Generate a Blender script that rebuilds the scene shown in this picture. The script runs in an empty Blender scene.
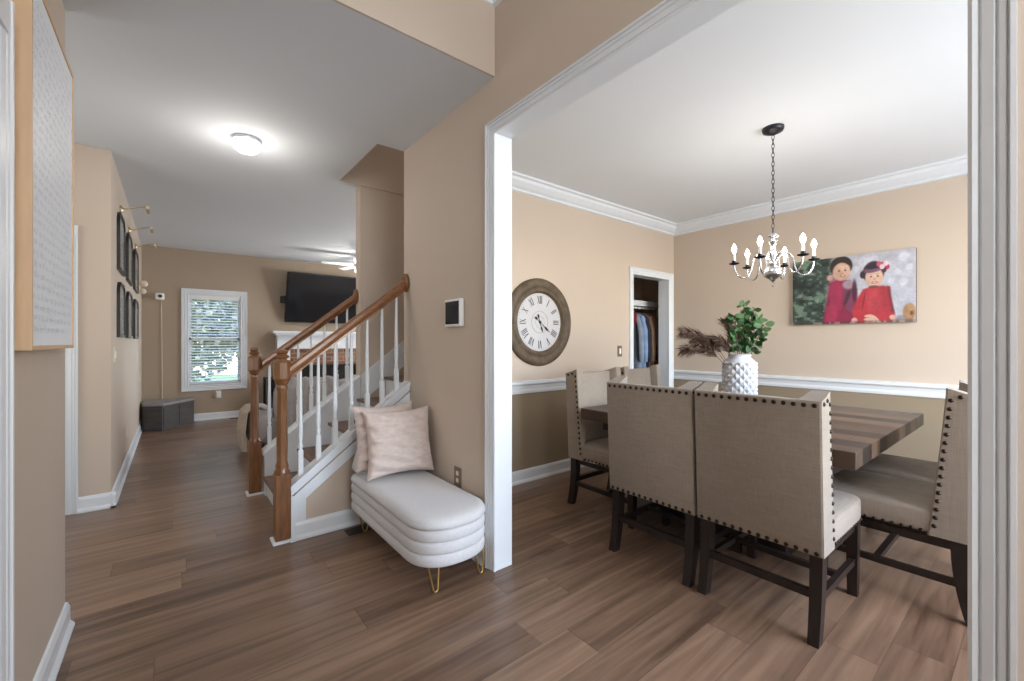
import bpy, bmesh, math, random
import numpy as np
from mathutils import Vector, Matrix
C = bpy.context.scene.collection
R = math.radians
PI = math.pi
random.seed(5)
# ------------------------------------------------------------------ camera
cd = bpy.data.cameras.new('camera'); cam = bpy.data.objects.new('camera', cd); C.objects.link(cam)
cam.location = (0, 0, 1.25); cam.rotation_euler = (R(90), 0, R(-38.5))
cd.sensor_fit = 'HORIZONTAL'; cd.sensor_width = 36; cd.lens = 425.8 / 1024 * 36
cd.shift_y = 1.5 / 1024; cd.clip_start = .02
bpy.context.scene.camera = cam
vs = bpy.context.scene.view_settings
vs.view_transform = 'Standard'; vs.look = 'None'; vs.gamma = 1; vs.use_curve_mapping = False
vs.exposure = 0.37
# ------------------------------------------------------------------ world
W = bpy.data.worlds.new('world'); bpy.context.scene.world = W; W.use_nodes = True
nt = W.node_tree; bg = nt.nodes['Background']
sky = nt.nodes.new('ShaderNodeTexSky'); sky.sky_type = 'NISHITA'; sky.sun_elevation = R(48); sky.sun_rotation = R(200); sky.sun_disc = False
nt.links.new(sky.outputs[0], bg.inputs[0]); bg.inputs[1].default_value = 1.1
# ------------------------------------------------------------------ daylight of windows and doors out of view, and added fill light
def area(name, loc, rot, sx, sy, power, col=(1, 1, 1), spread=180):
    l = bpy.data.lights.new(name, 'AREA'); l.shape = 'RECTANGLE'; l.size = sx; l.size_y = sy; l.energy = power; l.color = col
    l.spread = R(spread)
    o = bpy.data.objects.new(name, l); o.location = loc; o.rotation_euler = rot; C.objects.link(o); return o
def point(name, loc, power, col, rad=.03):
    l = bpy.data.lights.new(name, 'POINT'); l.energy = power; l.color = col; l.shadow_soft_size = rad
    o = bpy.data.objects.new(name, l); o.location = loc; C.objects.link(o); return o
area('dining_window_daylight', (3.1, -1.62, 1.5), (R(90), 0, 0), 2.4, 1.6, 80, (.84, .92, 1))
area('front_door_daylight', (.5, -1.85, 1.9), (R(97), 0, 0), 1.5, 2.3, 36, (.88, .94, 1))
area('assumed_transom_fill', (.35, -1.9, 2.85), (R(90), 0, 0), 1.2, .5, 14, (.88, .94, 1))  # added to brighten the upper foyer walls; a high window is assumed
area('patio_door_daylight', (4.9, 6.4, 1.15), (R(90), 0, R(90)), 2.2, 2.1, 82, (.88, .94, 1))
area('stairwell_fill', (2.4, 3.5, 4.6), (0, 0, 0), 1.2, .6, 6, (1, .98, .95))  # fill light added high inside the closed stairwell
area('side_hall_area', (-1.45, 3.5, 1.6), (R(90), 0, R(-90)), 1.2, 1.6, 8, (1, .98, .95))  # area light inside the windowless side hall

# ------------------------------------------------------------------ materials
def lin(c): return tuple(((v / 255) / 12.92 if v / 255 <= .04045 else ((v / 255 + .055) / 1.055) ** 2.4) for v in c)
def mat(name, col, rough=.5, metal=0, var=.06, scale=8, bump=0, bscale=60, stretch=(1, 1, 1), spec=.5, coat=0, emit=None, estr=0, sheen=0, srgb=True):
    m = bpy.data.materials.new(name); m.use_nodes = True; n = m.node_tree; b = n.nodes['Principled BSDF']
    c = lin(col) if srgb else col
    tc = n.nodes.new('ShaderNodeTexCoord'); mp = n.nodes.new('ShaderNodeMapping'); mp.inputs['Scale'].default_value = stretch
    n.links.new(tc.outputs['Object'], mp.inputs[0])
    nz = n.nodes.new('ShaderNodeTexNoise'); nz.inputs['Scale'].default_value = scale; nz.inputs['Detail'].default_value = 4
    n.links.new(mp.outputs[0], nz.inputs[0])
    rp = n.nodes.new('ShaderNodeValToRGB'); e = rp.color_ramp.elements
    e[0].position = .3; e[1].position = .7
    e[0].color = tuple(max(0, v * (1 - var)) for v in c) + (1,); e[1].color = tuple(min(1, v * (1 + var)) for v in c) + (1,)
    n.links.new(nz.outputs[0], rp.inputs[0]); n.links.new(rp.outputs[0], b.inputs['Base Color'])
    b.inputs['Roughness'].default_value = rough; b.inputs['Metallic'].default_value = metal
    b.inputs['Specular IOR Level'].default_value = spec; b.inputs['Coat Weight'].default_value = coat
    if sheen: b.inputs['Sheen Weight'].default_value = sheen
    if bump:
        n2 = n.nodes.new('ShaderNodeTexNoise'); n2.inputs['Scale'].default_value = bscale; n2.inputs['Detail'].default_value = 3
        n.links.new(mp.outputs[0], n2.inputs[0])
        bp = n.nodes.new('ShaderNodeBump'); bp.inputs['Strength'].default_value = bump; bp.inputs['Distance'].default_value = .003
        n.links.new(n2.outputs[0], bp.inputs['Height']); n.links.new(bp.outputs[0], b.inputs['Normal'])
    if emit:
        b.inputs['Emission Color'].default_value = tuple(emit) + (1,); b.inputs['Emission Strength'].default_value = estr
    return m
def math_node(n, op, a, b):
    x = n.nodes.new('ShaderNodeMath'); x.operation = op
    for i, v in enumerate((a, b)):
        if isinstance(v, (int, float)): x.inputs[i].default_value = v
        elif v is not None: n.links.new(v, x.inputs[i])
    return x.outputs[0]
M = {}
WALL = (203, 187, 171)
M['wall'] = mat('tan_wall_paint', WALL, .6, var=.015, scale=1.5, bump=.05, bscale=180, spec=.3)
M['wall_family'] = mat('brown_tan_wall', (172, 155, 136), .6, var=.015, scale=1.5, bump=.05, bscale=180, spec=.3)  # darker tan tone for the far and right family room walls
def two_tone():
    m = mat('two_tone_wall_paint', WALL, .6, var=.015, scale=1.5, bump=.05, bscale=180, spec=.3)
    n = m.node_tree; b = n.nodes['Principled BSDF']; src = b.inputs['Base Color'].links[0].from_socket
    tc = n.nodes.new('ShaderNodeTexCoord'); s = n.nodes.new('ShaderNodeSeparateXYZ'); n.links.new(tc.outputs['Object'], s.inputs[0])
    f = math_node(n, 'LESS_THAN', s.outputs['Z'], .84); g = math_node(n, 'GREATER_THAN', s.outputs['X'], 1.45)
    k = math_node(n, 'MULTIPLY', f, g); h = math_node(n, 'LESS_THAN', s.outputs['Y'], 2.93); k = math_node(n, 'MULTIPLY', k, h)
    mx = n.nodes.new('ShaderNodeMix'); mx.data_type = 'RGBA'; n.links.new(k, mx.inputs[0]); n.links.new(src, mx.inputs[6])
    mx.inputs[7].default_value = lin((152, 136, 114)) + (1,); n.links.new(mx.outputs[2], b.inputs['Base Color']); return m
M['wall2'] = two_tone()
M['ceil'] = mat('flat_ceiling_paint', (214, 218, 222), .75, var=.01, scale=2, bump=.04, bscale=150, spec=.2)
M['ceil_dining'] = mat('ceiling_paint_lit', (232, 236, 240), .75, var=.01, scale=2, bump=.04, bscale=150, spec=.2)  # lighter copy of the ceiling paint, standing in for stronger dining room light
M['trim'] = mat('white_trim_paint', (228, 232, 236), .32, var=.01, scale=3)
M['oak'] = mat('stained_oak', (120, 78, 44), .32, var=.28, scale=14, stretch=(3, 3, .5), bump=.12, bscale=60, coat=.3)
M['oak_rail'] = mat('stained_oak_rail', (132, 86, 50), .3, var=.28, scale=14, stretch=(.5, 3, 3), bump=.1, bscale=60, coat=.3)
M['tread'] = mat('walnut_tread', (112, 84, 68), .4, var=.22, scale=10, stretch=(4, .5, 4), bump=.1)
M['boucle'] = mat('white_boucle', (210, 208, 209), .95, var=.05, scale=90, bump=.9, bscale=260, sheen=.3)
M['pillow'] = mat('blush_linen', (214, 198, 190), .95, var=.1, scale=24, bump=.5, bscale=90, stretch=(1, 1, 2.5), sheen=.2)
M['gold'] = mat('gold_metal', (214, 178, 112), .28, 1, var=.03)
M['brass'] = mat('brass_metal', (196, 180, 146), .4, 1, var=.03)
M['black'] = mat('black_satin', (20, 19, 19), .4, var=.1)
M['darkwood'] = mat('espresso_wood', (38, 29, 26), .38, var=.25, scale=12, stretch=(4, 4, .6), bump=.08)
M['bronze'] = mat('bronze_nail', (52, 42, 36), .35, .8, var=.1)
M['nickel'] = mat('brushed_nickel', (205, 206, 210), .22, 1, var=.03)
M['darknickel'] = mat('dark_pewter', (62, 62, 66), .35, .9, var=.05)
M['screen'] = mat('dark_glass_screen', (24, 26, 30), .12, var=.1)
M['plastic'] = mat('white_plastic', (238, 238, 236), .4, var=.01)
M['cream'] = mat('cream_plastic', (226, 212, 188), .45, var=.02)
M['ceramic'] = mat('white_ceramic', (206, 209, 215), .55, var=.02)
M['paper'] = mat('whiteboard_sheet', (238, 243, 250), .45, var=.01)
M['ink'] = mat('grey_blue_ink', (194, 202, 218), .6, var=.05)
M['birch'] = mat('birch_frame', (210, 176, 140), .5, var=.08, scale=9, stretch=(4, 4, .5), bump=.08)
M['clockwood'] = mat('weathered_wood', (92, 77, 60), .6, var=.3, scale=16, bump=.3, bscale=50)
M['dial'] = mat('clock_dial', (200, 198, 200), .5, var=.03, scale=6)
M['dialink'] = mat('clock_ink', (74, 78, 86), .6, var=.08)
M['leaf'] = mat('eucalyptus_leaf', (68, 104, 62), .55, var=.35, scale=7)
M['leafout'] = mat('tree_leaf', (132, 138, 116), .6, var=.4, scale=3)
M['bark'] = mat('bark', (100, 84, 70), .8, var=.2)
M['plume'] = mat('dried_plume', (112, 88, 74), .9, var=.3, scale=30)
M['greycab'] = mat('charcoal_cabinet', (74, 70, 70), .5, var=.2, scale=6, stretch=(1, 1, 4))
M['greytop'] = mat('grey_cabinet_top', (146, 144, 146), .4, var=.06)
M['throw'] = mat('grey_throw', (176, 172, 172), .95, var=.08, scale=20, bump=.4)
M['beige'] = mat('beige_slipcover', (204, 194, 178), .95, var=.06, scale=20, bump=.4)
M['sofa'] = mat('grey_sofa', (150, 146, 146), .95, var=.08, scale=20, bump=.4)
M['jacketgrey'] = mat('grey_jacket', (132, 142, 158), .9, var=.2, scale=10)
M['jacketblue'] = mat('blue_denim', (124, 148, 184), .9, var=.2, scale=10)
M['jacketdark'] = mat('navy_jacket', (34, 36, 46), .9, var=.2, scale=10)
M['jacketbrown'] = mat('brown_jacket', (134, 104, 84), .9, var=.2, scale=10)
M['jacketred'] = mat('red_jacket', (126, 40, 46), .9, var=.2, scale=10)
M['grass'] = mat('grass', (110, 140, 80), .9, var=.2)
M['tanplate'] = mat('tan_cover_plate', (132, 116, 98), .4, .3, var=.04)
M['vent'] = mat('bronze_vent', (58, 50, 44), .5, .3, var=.1)
M['bulb'] = mat('lit_bulb', (255, 244, 224), .4, emit=(1, .92, .8), estr=22)
M['globe'] = mat('lit_globe', (255, 250, 240), .3, emit=(1, .96, .9), estr=3.0)
def glass_mat():
    m = bpy.data.materials.new('window_glass'); m.use_nodes = True; n = m.node_tree
    b = n.nodes['Principled BSDF']; b.inputs['Base Color'].default_value = (1, 1, 1, 1); b.inputs['Roughness'].default_value = 0
    b.inputs['Transmission Weight'].default_value = 1; b.inputs['IOR'].default_value = 1.02; return m
M['glass'] = glass_mat()
def fabric_mat():
    m = mat('oatmeal_linen', (153, 140, 127), .95, var=.05, scale=5, sheen=.15)
    n = m.node_tree; b = n.nodes['Principled BSDF']; src = b.inputs['Base Color'].links[0].from_socket
    tc = n.nodes.new('ShaderNodeTexCoord'); outs = []
    for st in ((4, 4, 120), (120, 120, 4)):
        mp = n.nodes.new('ShaderNodeMapping'); mp.inputs['Scale'].default_value = st; n.links.new(tc.outputs['Object'], mp.inputs[0])
        z = n.nodes.new('ShaderNodeTexNoise'); z.inputs['Scale'].default_value = 3; z.inputs['Detail'].default_value = 3; n.links.new(mp.outputs[0], z.inputs[0]); outs.append(z.outputs[0])
    s = math_node(n, 'ADD', outs[0], outs[1])
    rp = n.nodes.new('ShaderNodeMapRange'); rp.inputs[1].default_value = .7; rp.inputs[2].default_value = 1.3; rp.inputs[3].default_value = .84; rp.inputs[4].default_value = 1.12
    n.links.new(s, rp.inputs[0])
    mx = n.nodes.new('ShaderNodeMix'); mx.data_type = 'RGBA'; mx.blend_type = 'MULTIPLY'; mx.inputs[0].default_value = 1
    n.links.new(src, mx.inputs[6]); n.links.new(rp.outputs[0], mx.inputs[7]); n.links.new(mx.outputs[2], b.inputs['Base Color'])
    bp = n.nodes.new('ShaderNodeBump'); bp.inputs['Strength'].default_value = .35; bp.inputs['Distance'].default_value = .002
    n.links.new(s, bp.inputs['Height']); n.links.new(bp.outputs[0], b.inputs['Normal']); return m
M['linen'] = fabric_mat()
def plank_mat(name, c1, c2, w, ln, rough, axis='X', gap=.5, seam=.0035, offset=0, kb=.38, kg=1.15):
    """boards running along one axis; colour differs from board to board, grain along the board"""
    m = bpy.data.materials.new(name); m.use_nodes = True; n = m.node_tree; b = n.nodes['Principled BSDF']
    tc = n.nodes.new('ShaderNodeTexCoord'); s = n.nodes.new('ShaderNodeSeparateXYZ'); n.links.new(tc.outputs['Object'], s.inputs[0])
    a, c = (s.outputs['X'], s.outputs['Y']) if axis == 'X' else (s.outputs['Y'], s.outputs['X'])
    c = math_node(n, 'ADD', c, 50 + offset)
    row = math_node(n, 'FLOOR', math_node(n, 'DIVIDE', c, w), None)
    wn = n.nodes.new('ShaderNodeTexWhiteNoise'); wn.noise_dimensions = '1D'; n.links.new(row, wn.inputs['W'])
    sh = math_node(n, 'MULTIPLY', wn.outputs['Value'], ln)
    aa = math_node(n, 'ADD', math_node(n, 'ADD', a, sh), 50)
    col = math_node(n, 'FLOOR', math_node(n, 'DIVIDE', aa, ln), None)
    idn = math_node(n, 'ADD', math_node(n, 'MULTIPLY', row, 7.13), math_node(n, 'MULTIPLY', col, 3.71))
    w2 = n.nodes.new('ShaderNodeTexWhiteNoise'); w2.noise_dimensions = '1D'; n.links.new(idn, w2.inputs['W'])
    cb = n.nodes.new('ShaderNodeCombineXYZ')
    n.links.new(math_node(n, 'ADD', math_node(n, 'MULTIPLY', a, .9), math_node(n, 'MULTIPLY', idn, 5.3)), cb.inputs[0])
    n.links.new(math_node(n, 'MULTIPLY', c, 14), cb.inputs[1]); n.links.new(w2.outputs['Value'], cb.inputs[2])
    g = n.nodes.new('ShaderNodeTexNoise'); g.inputs['Scale'].default_value = 1.6; g.inputs['Detail'].default_value = 9; g.inputs['Distortion'].default_value = .5
    n.links.new(cb.outputs[0], g.inputs[0])
    f = math_node(n, 'ADD', math_node(n, 'MULTIPLY', w2.outputs['Value'], kb), math_node(n, 'MULTIPLY', g.outputs[0], kg))
    f = math_node(n, 'SUBTRACT', f, (kb + kg - 1) / 2)
    rp = n.nodes.new('ShaderNodeValToRGB'); e = rp.color_ramp.elements; e[0].position = .2; e[1].position = .8
    e[0].color = lin(c1) + (1,); e[1].color = lin(c2) + (1,); n.links.new(f, rp.inputs[0])
    fy = math_node(n, 'FRACT', math_node(n, 'DIVIDE', c, w), None); fx = math_node(n, 'FRACT', math_node(n, 'DIVIDE', aa, ln), None)
    l1 = math_node(n, 'LESS_THAN', fy, seam / w); l2 = math_node(n, 'LESS_THAN', fx, seam / ln)
    sm = math_node(n, 'MAXIMUM', l1, l2)
    mx = n.nodes.new('ShaderNodeMix'); mx.data_type = 'RGBA'; n.links.new(math_node(n, 'MULTIPLY', sm, gap), mx.inputs[0])
    n.links.new(rp.outputs[0], mx.inputs[6]); mx.inputs[7].default_value = lin(tuple(v * .45 for v in c1)) + (1,)
    n.links.new(mx.outputs[2], b.inputs['Base Color'])
    rr = n.nodes.new('ShaderNodeMapRange'); rr.inputs[3].default_value = rough; rr.inputs[4].default_value = rough + .06
    n.links.new(g.outputs[0], rr.inputs[0]); n.links.new(rr.outputs[0], b.inputs['Roughness'])
    bp = n.nodes.new('ShaderNodeBump'); bp.inputs['Strength'].default_value = .05; bp.inputs['Distance'].default_value = .001
    n.links.new(math_node(n, 'SUBTRACT', g.outputs[0], sm), bp.inputs['Height']); n.links.new(bp.outputs[0], b.inputs['Normal'])
    return m
M['floor'] = plank_mat('vinyl_plank_floor', (90, 68, 54), (150, 121, 99), .18, 1.25, .27, 'X', .38, kb=.30, kg=1.15)
M['table'] = plank_mat('reclaimed_table_top', (42, 34, 29), (120, 96, 78), .155, 3.3, .35, 'Y', .6, kb=.95, kg=.8)
def brick_mat():
    m = bpy.data.materials.new('red_brick'); m.use_nodes = True; n = m.node_tree; b = n.nodes['Principled BSDF']
    tc = n.nodes.new('ShaderNodeTexCoord'); mp = n.nodes.new('ShaderNodeMapping'); mp.inputs['Rotation'].default_value = (R(90), 0, 0)
    n.links.new(tc.outputs['Object'], mp.inputs[0])
    t = n.nodes.new('ShaderNodeTexBrick'); t.inputs['Scale'].default_value = 1; t.inputs['Brick Width'].default_value = .21; t.inputs['Row Height'].default_value = .075
    t.inputs['Mortar Size'].default_value = .008
    t.inputs['Color1'].default_value = lin((150, 104, 78)) + (1,); t.inputs['Color2'].default_value = lin((104, 66, 50)) + (1,); t.inputs['Mortar'].default_value = lin((150, 134, 118)) + (1,)
    n.links.new(mp.outputs[0], t.inputs[0]); n.links.new(t.outputs[0], b.inputs['Base Color']); b.inputs['Roughness'].default_value = .85; return m
M['brick'] = brick_mat()
def attr_mat(name, rough=.5):
    m = bpy.data.materials.new(name); m.use_nodes = True; n = m.node_tree; b = n.nodes['Principled BSDF']
    a = n.nodes.new('ShaderNodeAttribute'); a.attribute_name = 'print_colour'; n.links.new(a.outputs['Color'], b.inputs['Base Color'])
    b.inputs['Roughness'].default_value = rough; return m
M['print'] = attr_mat('canvas_print', .55)

# ------------------------------------------------------------------ mesh helpers
class MB:
    def __init__(s): s.v = []; s.f = []
    def add(s, v, f):
        o = len(s.v); s.v += [tuple(p) for p in v]; s.f += [tuple(i + o for i in q) for q in f]; return s
    def box(s, a, b):
        (x0, y0, z0), (x1, y1, z1) = a, b
        v = [(x0, y0, z0), (x1, y0, z0), (x1, y1, z0), (x0, y1, z0), (x0, y0, z1), (x1, y0, z1), (x1, y1, z1), (x0, y1, z1)]
        return s.add(v, [(0, 3, 2, 1), (4, 5, 6, 7), (0, 1, 5, 4), (1, 2, 6, 5), (2, 3, 7, 6), (3, 0, 4, 7)])
    def bbox(s, a, b, r=.01, seg=2):
        bm = bmesh.new(); bmesh.ops.create_cube(bm, size=1)
        for v in bm.verts: v.co = Vector([a[i] + (v.co[i] + .5) * (b[i] - a[i]) for i in range(3)])
        bmesh.ops.bevel(bm, geom=bm.edges[:], offset=r, segments=seg, profile=.5, affect='EDGES')
        return s.bm(bm)
    def hexa(s, lo, hi, z0, z1, r=0):
        """lo/hi = 4 xy corners (ccw) at z0 and z1"""
        v = [(p[0], p[1], z0) for p in lo] + [(p[0], p[1], z1) for p in hi]
        f = [(3, 2, 1, 0), (4, 5, 6, 7), (0, 1, 5, 4), (1, 2, 6, 5), (2, 3, 7, 6), (3, 0, 4, 7)]
        if not r: return s.add(v, f)
        bm = bmesh.new(); vv = [bm.verts.new(p) for p in v]
        for q in f: bm.faces.new([vv[i] for i in q])
        bmesh.ops.bevel(bm, geom=bm.edges[:], offset=r, segments=2, profile=.5, affect='EDGES'); return s.bm(bm)
    def bm(s, bm, mt=None):
        bm.verts.ensure_lookup_table()
        for i, v in enumerate(bm.verts): v.index = i
        s.add([tuple((mt @ v.co) if mt else v.co) for v in bm.verts], [[v.index for v in f.verts] for f in bm.faces]); bm.free(); return s
    def prism(s, prof, axis, a, b):
        """2-D profile extruded along an axis. X: prof=(y,z); Y: prof=(x,z); Z: prof=(x,y)"""
        def P(p, t): return {'X': (t, p[0], p[1]), 'Y': (p[0], t, p[1]), 'Z': (p[0], p[1], t)}[axis]
        n = len(prof); v = [P(p, a) for p in prof] + [P(p, b) for p in prof]
        return s.add(v, [tuple(range(n))[::-1], tuple(range(n, 2 * n))] + [(i, (i + 1) % n, n + (i + 1) % n, n + i) for i in range(n)])
    def lathe(s, prof, c=(0, 0, 0), n=24, axis=None, a0=0):
        """prof = [(r,z)...] about z; axis = matrix (optional)"""
        v = []; f = []
        for r, z in prof:
            for i in range(n):
                t = 2 * PI * i / n + a0; p = Vector((r * math.cos(t), r * math.sin(t), z))
                if axis: p = axis @ p
                v.append((p[0] + c[0], p[1] + c[1], p[2] + c[2]))
        m = len(prof)
        for k in range(m - 1):
            for i in range(n):
                j = (i + 1) % n; f.append((k * n + i, k * n + j, (k + 1) * n + j, (k + 1) * n + i))
        f.append(tuple(range(n))[::-1]); f.append(tuple((m - 1) * n + i for i in range(n)))
        return s.add(v, f)
    def tube(s, pts, r, n=8, r2=None, closed=False):
        pts = [Vector(p) for p in pts]; m = len(pts); v = []; f = []; up = None
        for k, p in enumerate(pts):
            if closed: t = pts[(k + 1) % m] - pts[k - 1]
            else: t = pts[min(k + 1, m - 1)] - pts[max(k - 1, 0)]
            if t.length < 1e-9: t = Vector((0, 0, 1))
            t.normalize()
            if up is None: up = Vector((0, 0, 1)) if abs(t.z) < .9 else Vector((1, 0, 0))
            a = (up - t * up.dot(t)).normalized(); b = t.cross(a); up = a
            rr = r[k] if isinstance(r, (list, tuple)) else r
            for i in range(n):
                q = 2 * PI * i / n; w = p + a * (rr * math.cos(q)) + b * (rr * math.sin(q)); v.append(tuple(w))
        for k in range(m if closed else m - 1):
            k2 = (k + 1) % m
            for i in range(n):
                j = (i + 1) % n; f.append((k * n + i, k * n + j, k2 * n + j, k2 * n + i))
        if not closed: f.append(tuple(range(n))[::-1]); f.append(tuple((m - 1) * n + i for i in range(n)))
        return s.add(v, f)
    def grid(s, fn, nu, nv, wrap=False):
        v = [fn(i / nu, j / nv) for j in range(nv + 1) for i in range(nu + (0 if wrap else 1))]
        w = nu if wrap else nu + 1
        f = [(j * w + i, j * w + (i + 1) % w, (j + 1) * w + (i + 1) % w, (j + 1) * w + i) for j in range(nv) for i in range(nu)]
        return s.add(v, f)
    def sphere(s, c, r, sx=1, sy=1, sz=1, n=16, m=10):
        bm = bmesh.new(); bmesh.ops.create_uvsphere(bm, u_segments=n, v_segments=m, radius=r)
        for v in bm.verts: v.co = Vector((v.co.x * sx + c[0], v.co.y * sy + c[1], v.co.z * sz + c[2]))
        return s.bm(bm)
    def build(s, name, m, parent=None, smooth=False, off=None):
        me = bpy.data.meshes.new(name)
        o3 = off if off is not None else (tuple(parent.matrix_basis.translation) if parent and parent.parent is None else ((parent['_o'][0], parent['_o'][1], parent['_o'][2]) if parent and '_o' in parent else (0, 0, 0)))
        me.from_pydata([(p[0] - o3[0], p[1] - o3[1], p[2] - o3[2]) for p in s.v], [], s.f); me.validate()
        bm = bmesh.new(); bm.from_mesh(me); bmesh.ops.recalc_face_normals(bm, faces=bm.faces[:]); bm.to_mesh(me); bm.free()
        me.materials.append(m)
        if smooth:
            me.polygons.foreach_set('use_smooth', [True] * len(me.polygons))
            try: me.set_sharp_from_angle(angle=R(smooth if smooth > 1 else 45))
            except Exception: pass
        o = bpy.data.objects.new(name, me); C.objects.link(o)
        if parent: o.parent = parent; o['_o'] = list(o3)
        return o
def thing(name, label, cat, loc=(0, 0, 0), rz=0, group=None):
    o = bpy.data.objects.new(name, None); C.objects.link(o); o.empty_display_size = .1
    o.location = loc; o.rotation_euler = (0, 0, rz); o['label'] = label; o['category'] = cat
    if group: o['group'] = group
    return o
def tag(o, label, cat, group=None, kind=None):
    o['label'] = label; o['category'] = cat
    if group: o['group'] = group
    if kind: o['kind'] = kind
    return o
def struct(name, mb, m, parent=None, smooth=False):
    o = mb.build(name, m, parent, smooth); o['kind'] = 'structure'
    return o
def dup(root, loc, rz=None, label=None, group=None):
    def cp(o, p):
        c = o.copy(); C.objects.link(c)
        if p: c.parent = p
        for k in o.children: cp(k, c)
        return c
    r = cp(root, None); r.location = loc
    if rz is not None: r.rotation_euler = (0, 0, rz)
    if label: r['label'] = label
    if group: r['group'] = group
    return r
def soft(c, h, e=.35, nu=28, nv=16, fn=None):
    """superellipsoid cushion block"""
    mb = MB()
    def sg(x, p): return math.copysign(abs(x) ** p, x)
    def g(u, v):
        a = 2 * PI * u; b = -PI / 2 + PI * v
        x, y, z = sg(math.cos(b), e) * sg(math.cos(a), e), sg(math.cos(b), e) * sg(math.sin(a), e), sg(math.sin(b), e)
        p = (c[0] + h[0] * x, c[1] + h[1] * y, c[2] + h[2] * z)
        return fn(p) if fn else p
    return mb.grid(g, nu, nv, wrap=True)

# ================================================================== THE SETTING
CH = 2.70; FH = 3.20; XW = 1.375; XW2 = 1.482; YC = 2.915; XP = 4.911; YF = 8.40; XL = -.37
struct('floor', MB().box((-1.8, -2.2, -.1), (5.9, 8.6, 0)), M['floor'])
struct('ceiling', MB().box((1.435, -1.8, CH), (5.03, 3.0, CH + .2)), M['ceil_dining'])
c = MB().prism([(-1.7, 1.89), (1.435, 1.89), (1.435, 3.05), (1.165, 3.05), (1.165, 3.965), (5.2, 3.965), (5.2, 8.5), (-1.7, 8.5)], 'Z', CH, CH + .2)
struct('ceiling_hall', c, M['ceil'])
struct('ceiling_foyer', MB().box((-.5, -2.1, FH), (1.5, 2.0, FH + .1)), M['ceil'])
struct('wall_foyer_upper', MB().box((-.49, 1.878, CH), (1.374, 1.8895, FH + .05)), M['wall'])
struct('wall_opening', MB().box((XW, -2.1, 0), (XW2, .045, FH)).box((XW, .045, 2.448), (XW2, 1.95, FH)).box((XW, 1.95, 0), (XW2, 3.05, FH)), M['wall2'])
struct('wall_dining_back', MB().box((XW2, YC, 0), (4.03, 3.05, CH)).box((4.03, YC, 2.05), (4.82, 3.05, CH)).box((4.82, YC, 0), (5.65, 3.05, CH)), M['wall2'])
struct('wall_dining_right', MB().box((XP, -1.8, 0), (XP + .12, YC, CH)), M['wall2'])
# dining front wall with its window (beside the camera, out of the frame)
struct('wall_dining_front', MB().box((XW2, -1.8, 0), (1.9, -1.68, CH)).box((4.3, -1.8, 0), (XP, -1.68, CH)).box((1.9, -1.8, 0), (4.3, -1.68, .68)).box((1.9, -1.8, 2.32), (4.3, -1.68, CH)), M['wall2'])
struct('wall_left', MB().box((XL - .12, -2.1, 0), (XL, .98, FH)).box((XL - .12, .98, 2.1), (XL, 1.70, FH)).box((XL - .12, 1.70, 0), (XL, 2.675, FH)), M['wall'])
struct('wall_foyer_front', MB().box((-.49, -2.1, 0), (XW2, -1.98, FH)), M['wall'])
struct('wall_side_hall', MB().box((-1.7, 4.42, 0), (-1.42, 4.54, CH)).box((-1.42, 4.42, 2.05), (-.6, 4.54, CH)).box((-.6, 4.42, 0), (XL, 4.54, CH)).box((-1.72, 2.55, 0), (-1.6, 4.54, CH)).box((-1.7, 2.5, 0), (-.45, 2.62, CH)), M['wall'])
struct('wall_family_left', MB().box((XL - .12, 4.54, 0), (XL, YF, CH)), M['wall'])
wx0, wx1, wz0, wz1 = .185, .885, .56, 2.005
struct('wall_family_far', MB().box((-.49, YF, 0), (wx0, YF + .12, CH)).box((wx1, YF, 0), (5.2, YF + .12, CH)).box((wx0, YF, 0), (wx1, YF + .12, wz0)).box((wx0, YF, wz1), (wx1, YF + .12, CH)), M['wall_family'])
struct('wall_family_right', MB().box((5.08, 4.0, 0), (5.2, 8.5, CH)), M['wall_family'])
struct('wall_stair_far', MB().box((1.355, 3.96, 0), (5.1, 4.08, CH - .001)).box((1.16, 3.955, CH), (5.1, 3.964, CH + .21)).box((1.16, 3.955, CH + .21), (5.1, 4.08, 5)), M['wall'])
struct('wall_stair_upper', MB().box((1.07, 3.05, CH + .2), (1.17, 3.954, 5)).box((1.05, 2.94, CH + .2), (3.7, 3.0495, 5)).box((1.05, 2.94, 5), (3.7, 4.1, 5.1)).box((3.6, 3.0505, 0), (3.7, 3.954, 4.999)), M['wall'])
struct('ceiling_edge', MB().box((1.1655, 3.05, CH), (1.172, 3.9545, CH + .2)), M['wall'])
struct('wall_closet', MB().box((3.70, 3.84, 0), (5.7, 3.96, 2.6)).box((5.6, 3.05, 0), (5.7, 3.9, 2.6)).box((3.7, 3.05, 2.5), (5.7, 3.9, 2.6)), M['wall'])

# trims -------------------------------------------------------------
def base_x(name, y, side, x0, x1):   # along X on a wall whose face is at y, room on side (-1/+1)
    s = side; p = [(y, 0), (y + s * .03, 0), (y + s * .03, .012), (y + s * .016, .03), (y + s * .016, .09), (y + s * .008, .108), (y, .112)]
    struct(name, MB().prism(p, 'X', x0, x1), M['trim'])
def base_y(name, x, side, y0, y1):
    s = side; p = [(x, 0), (x + s * .03, 0), (x + s * .03, .012), (x + s * .016, .03), (x + s * .016, .09), (x + s * .008, .108), (x, .112)]
    struct(name, MB().prism(p, 'Y', y0, y1), M['trim'])
base_x('baseboard_dining_back', YC, -1, XW2 + .02, 3.98)
base_y('baseboard_dining_right', XP, -1, -1.6, YC)
base_y('baseboard_left', XL, 1, 1.79, 2.675)
base_y('baseboard_family_left', XL, 1, 4.39, YF)
base_x('baseboard_side_hall', 4.42, -1, -.545, XL + .03)
base_x('baseboard_family_far', YF, -1, .25, 1.3)
base_y('baseboard_opening', XW, -1, 1.97, 2.94)
base_y('baseboard_foyer_right', XW, -1, -1.9, .04)
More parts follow.
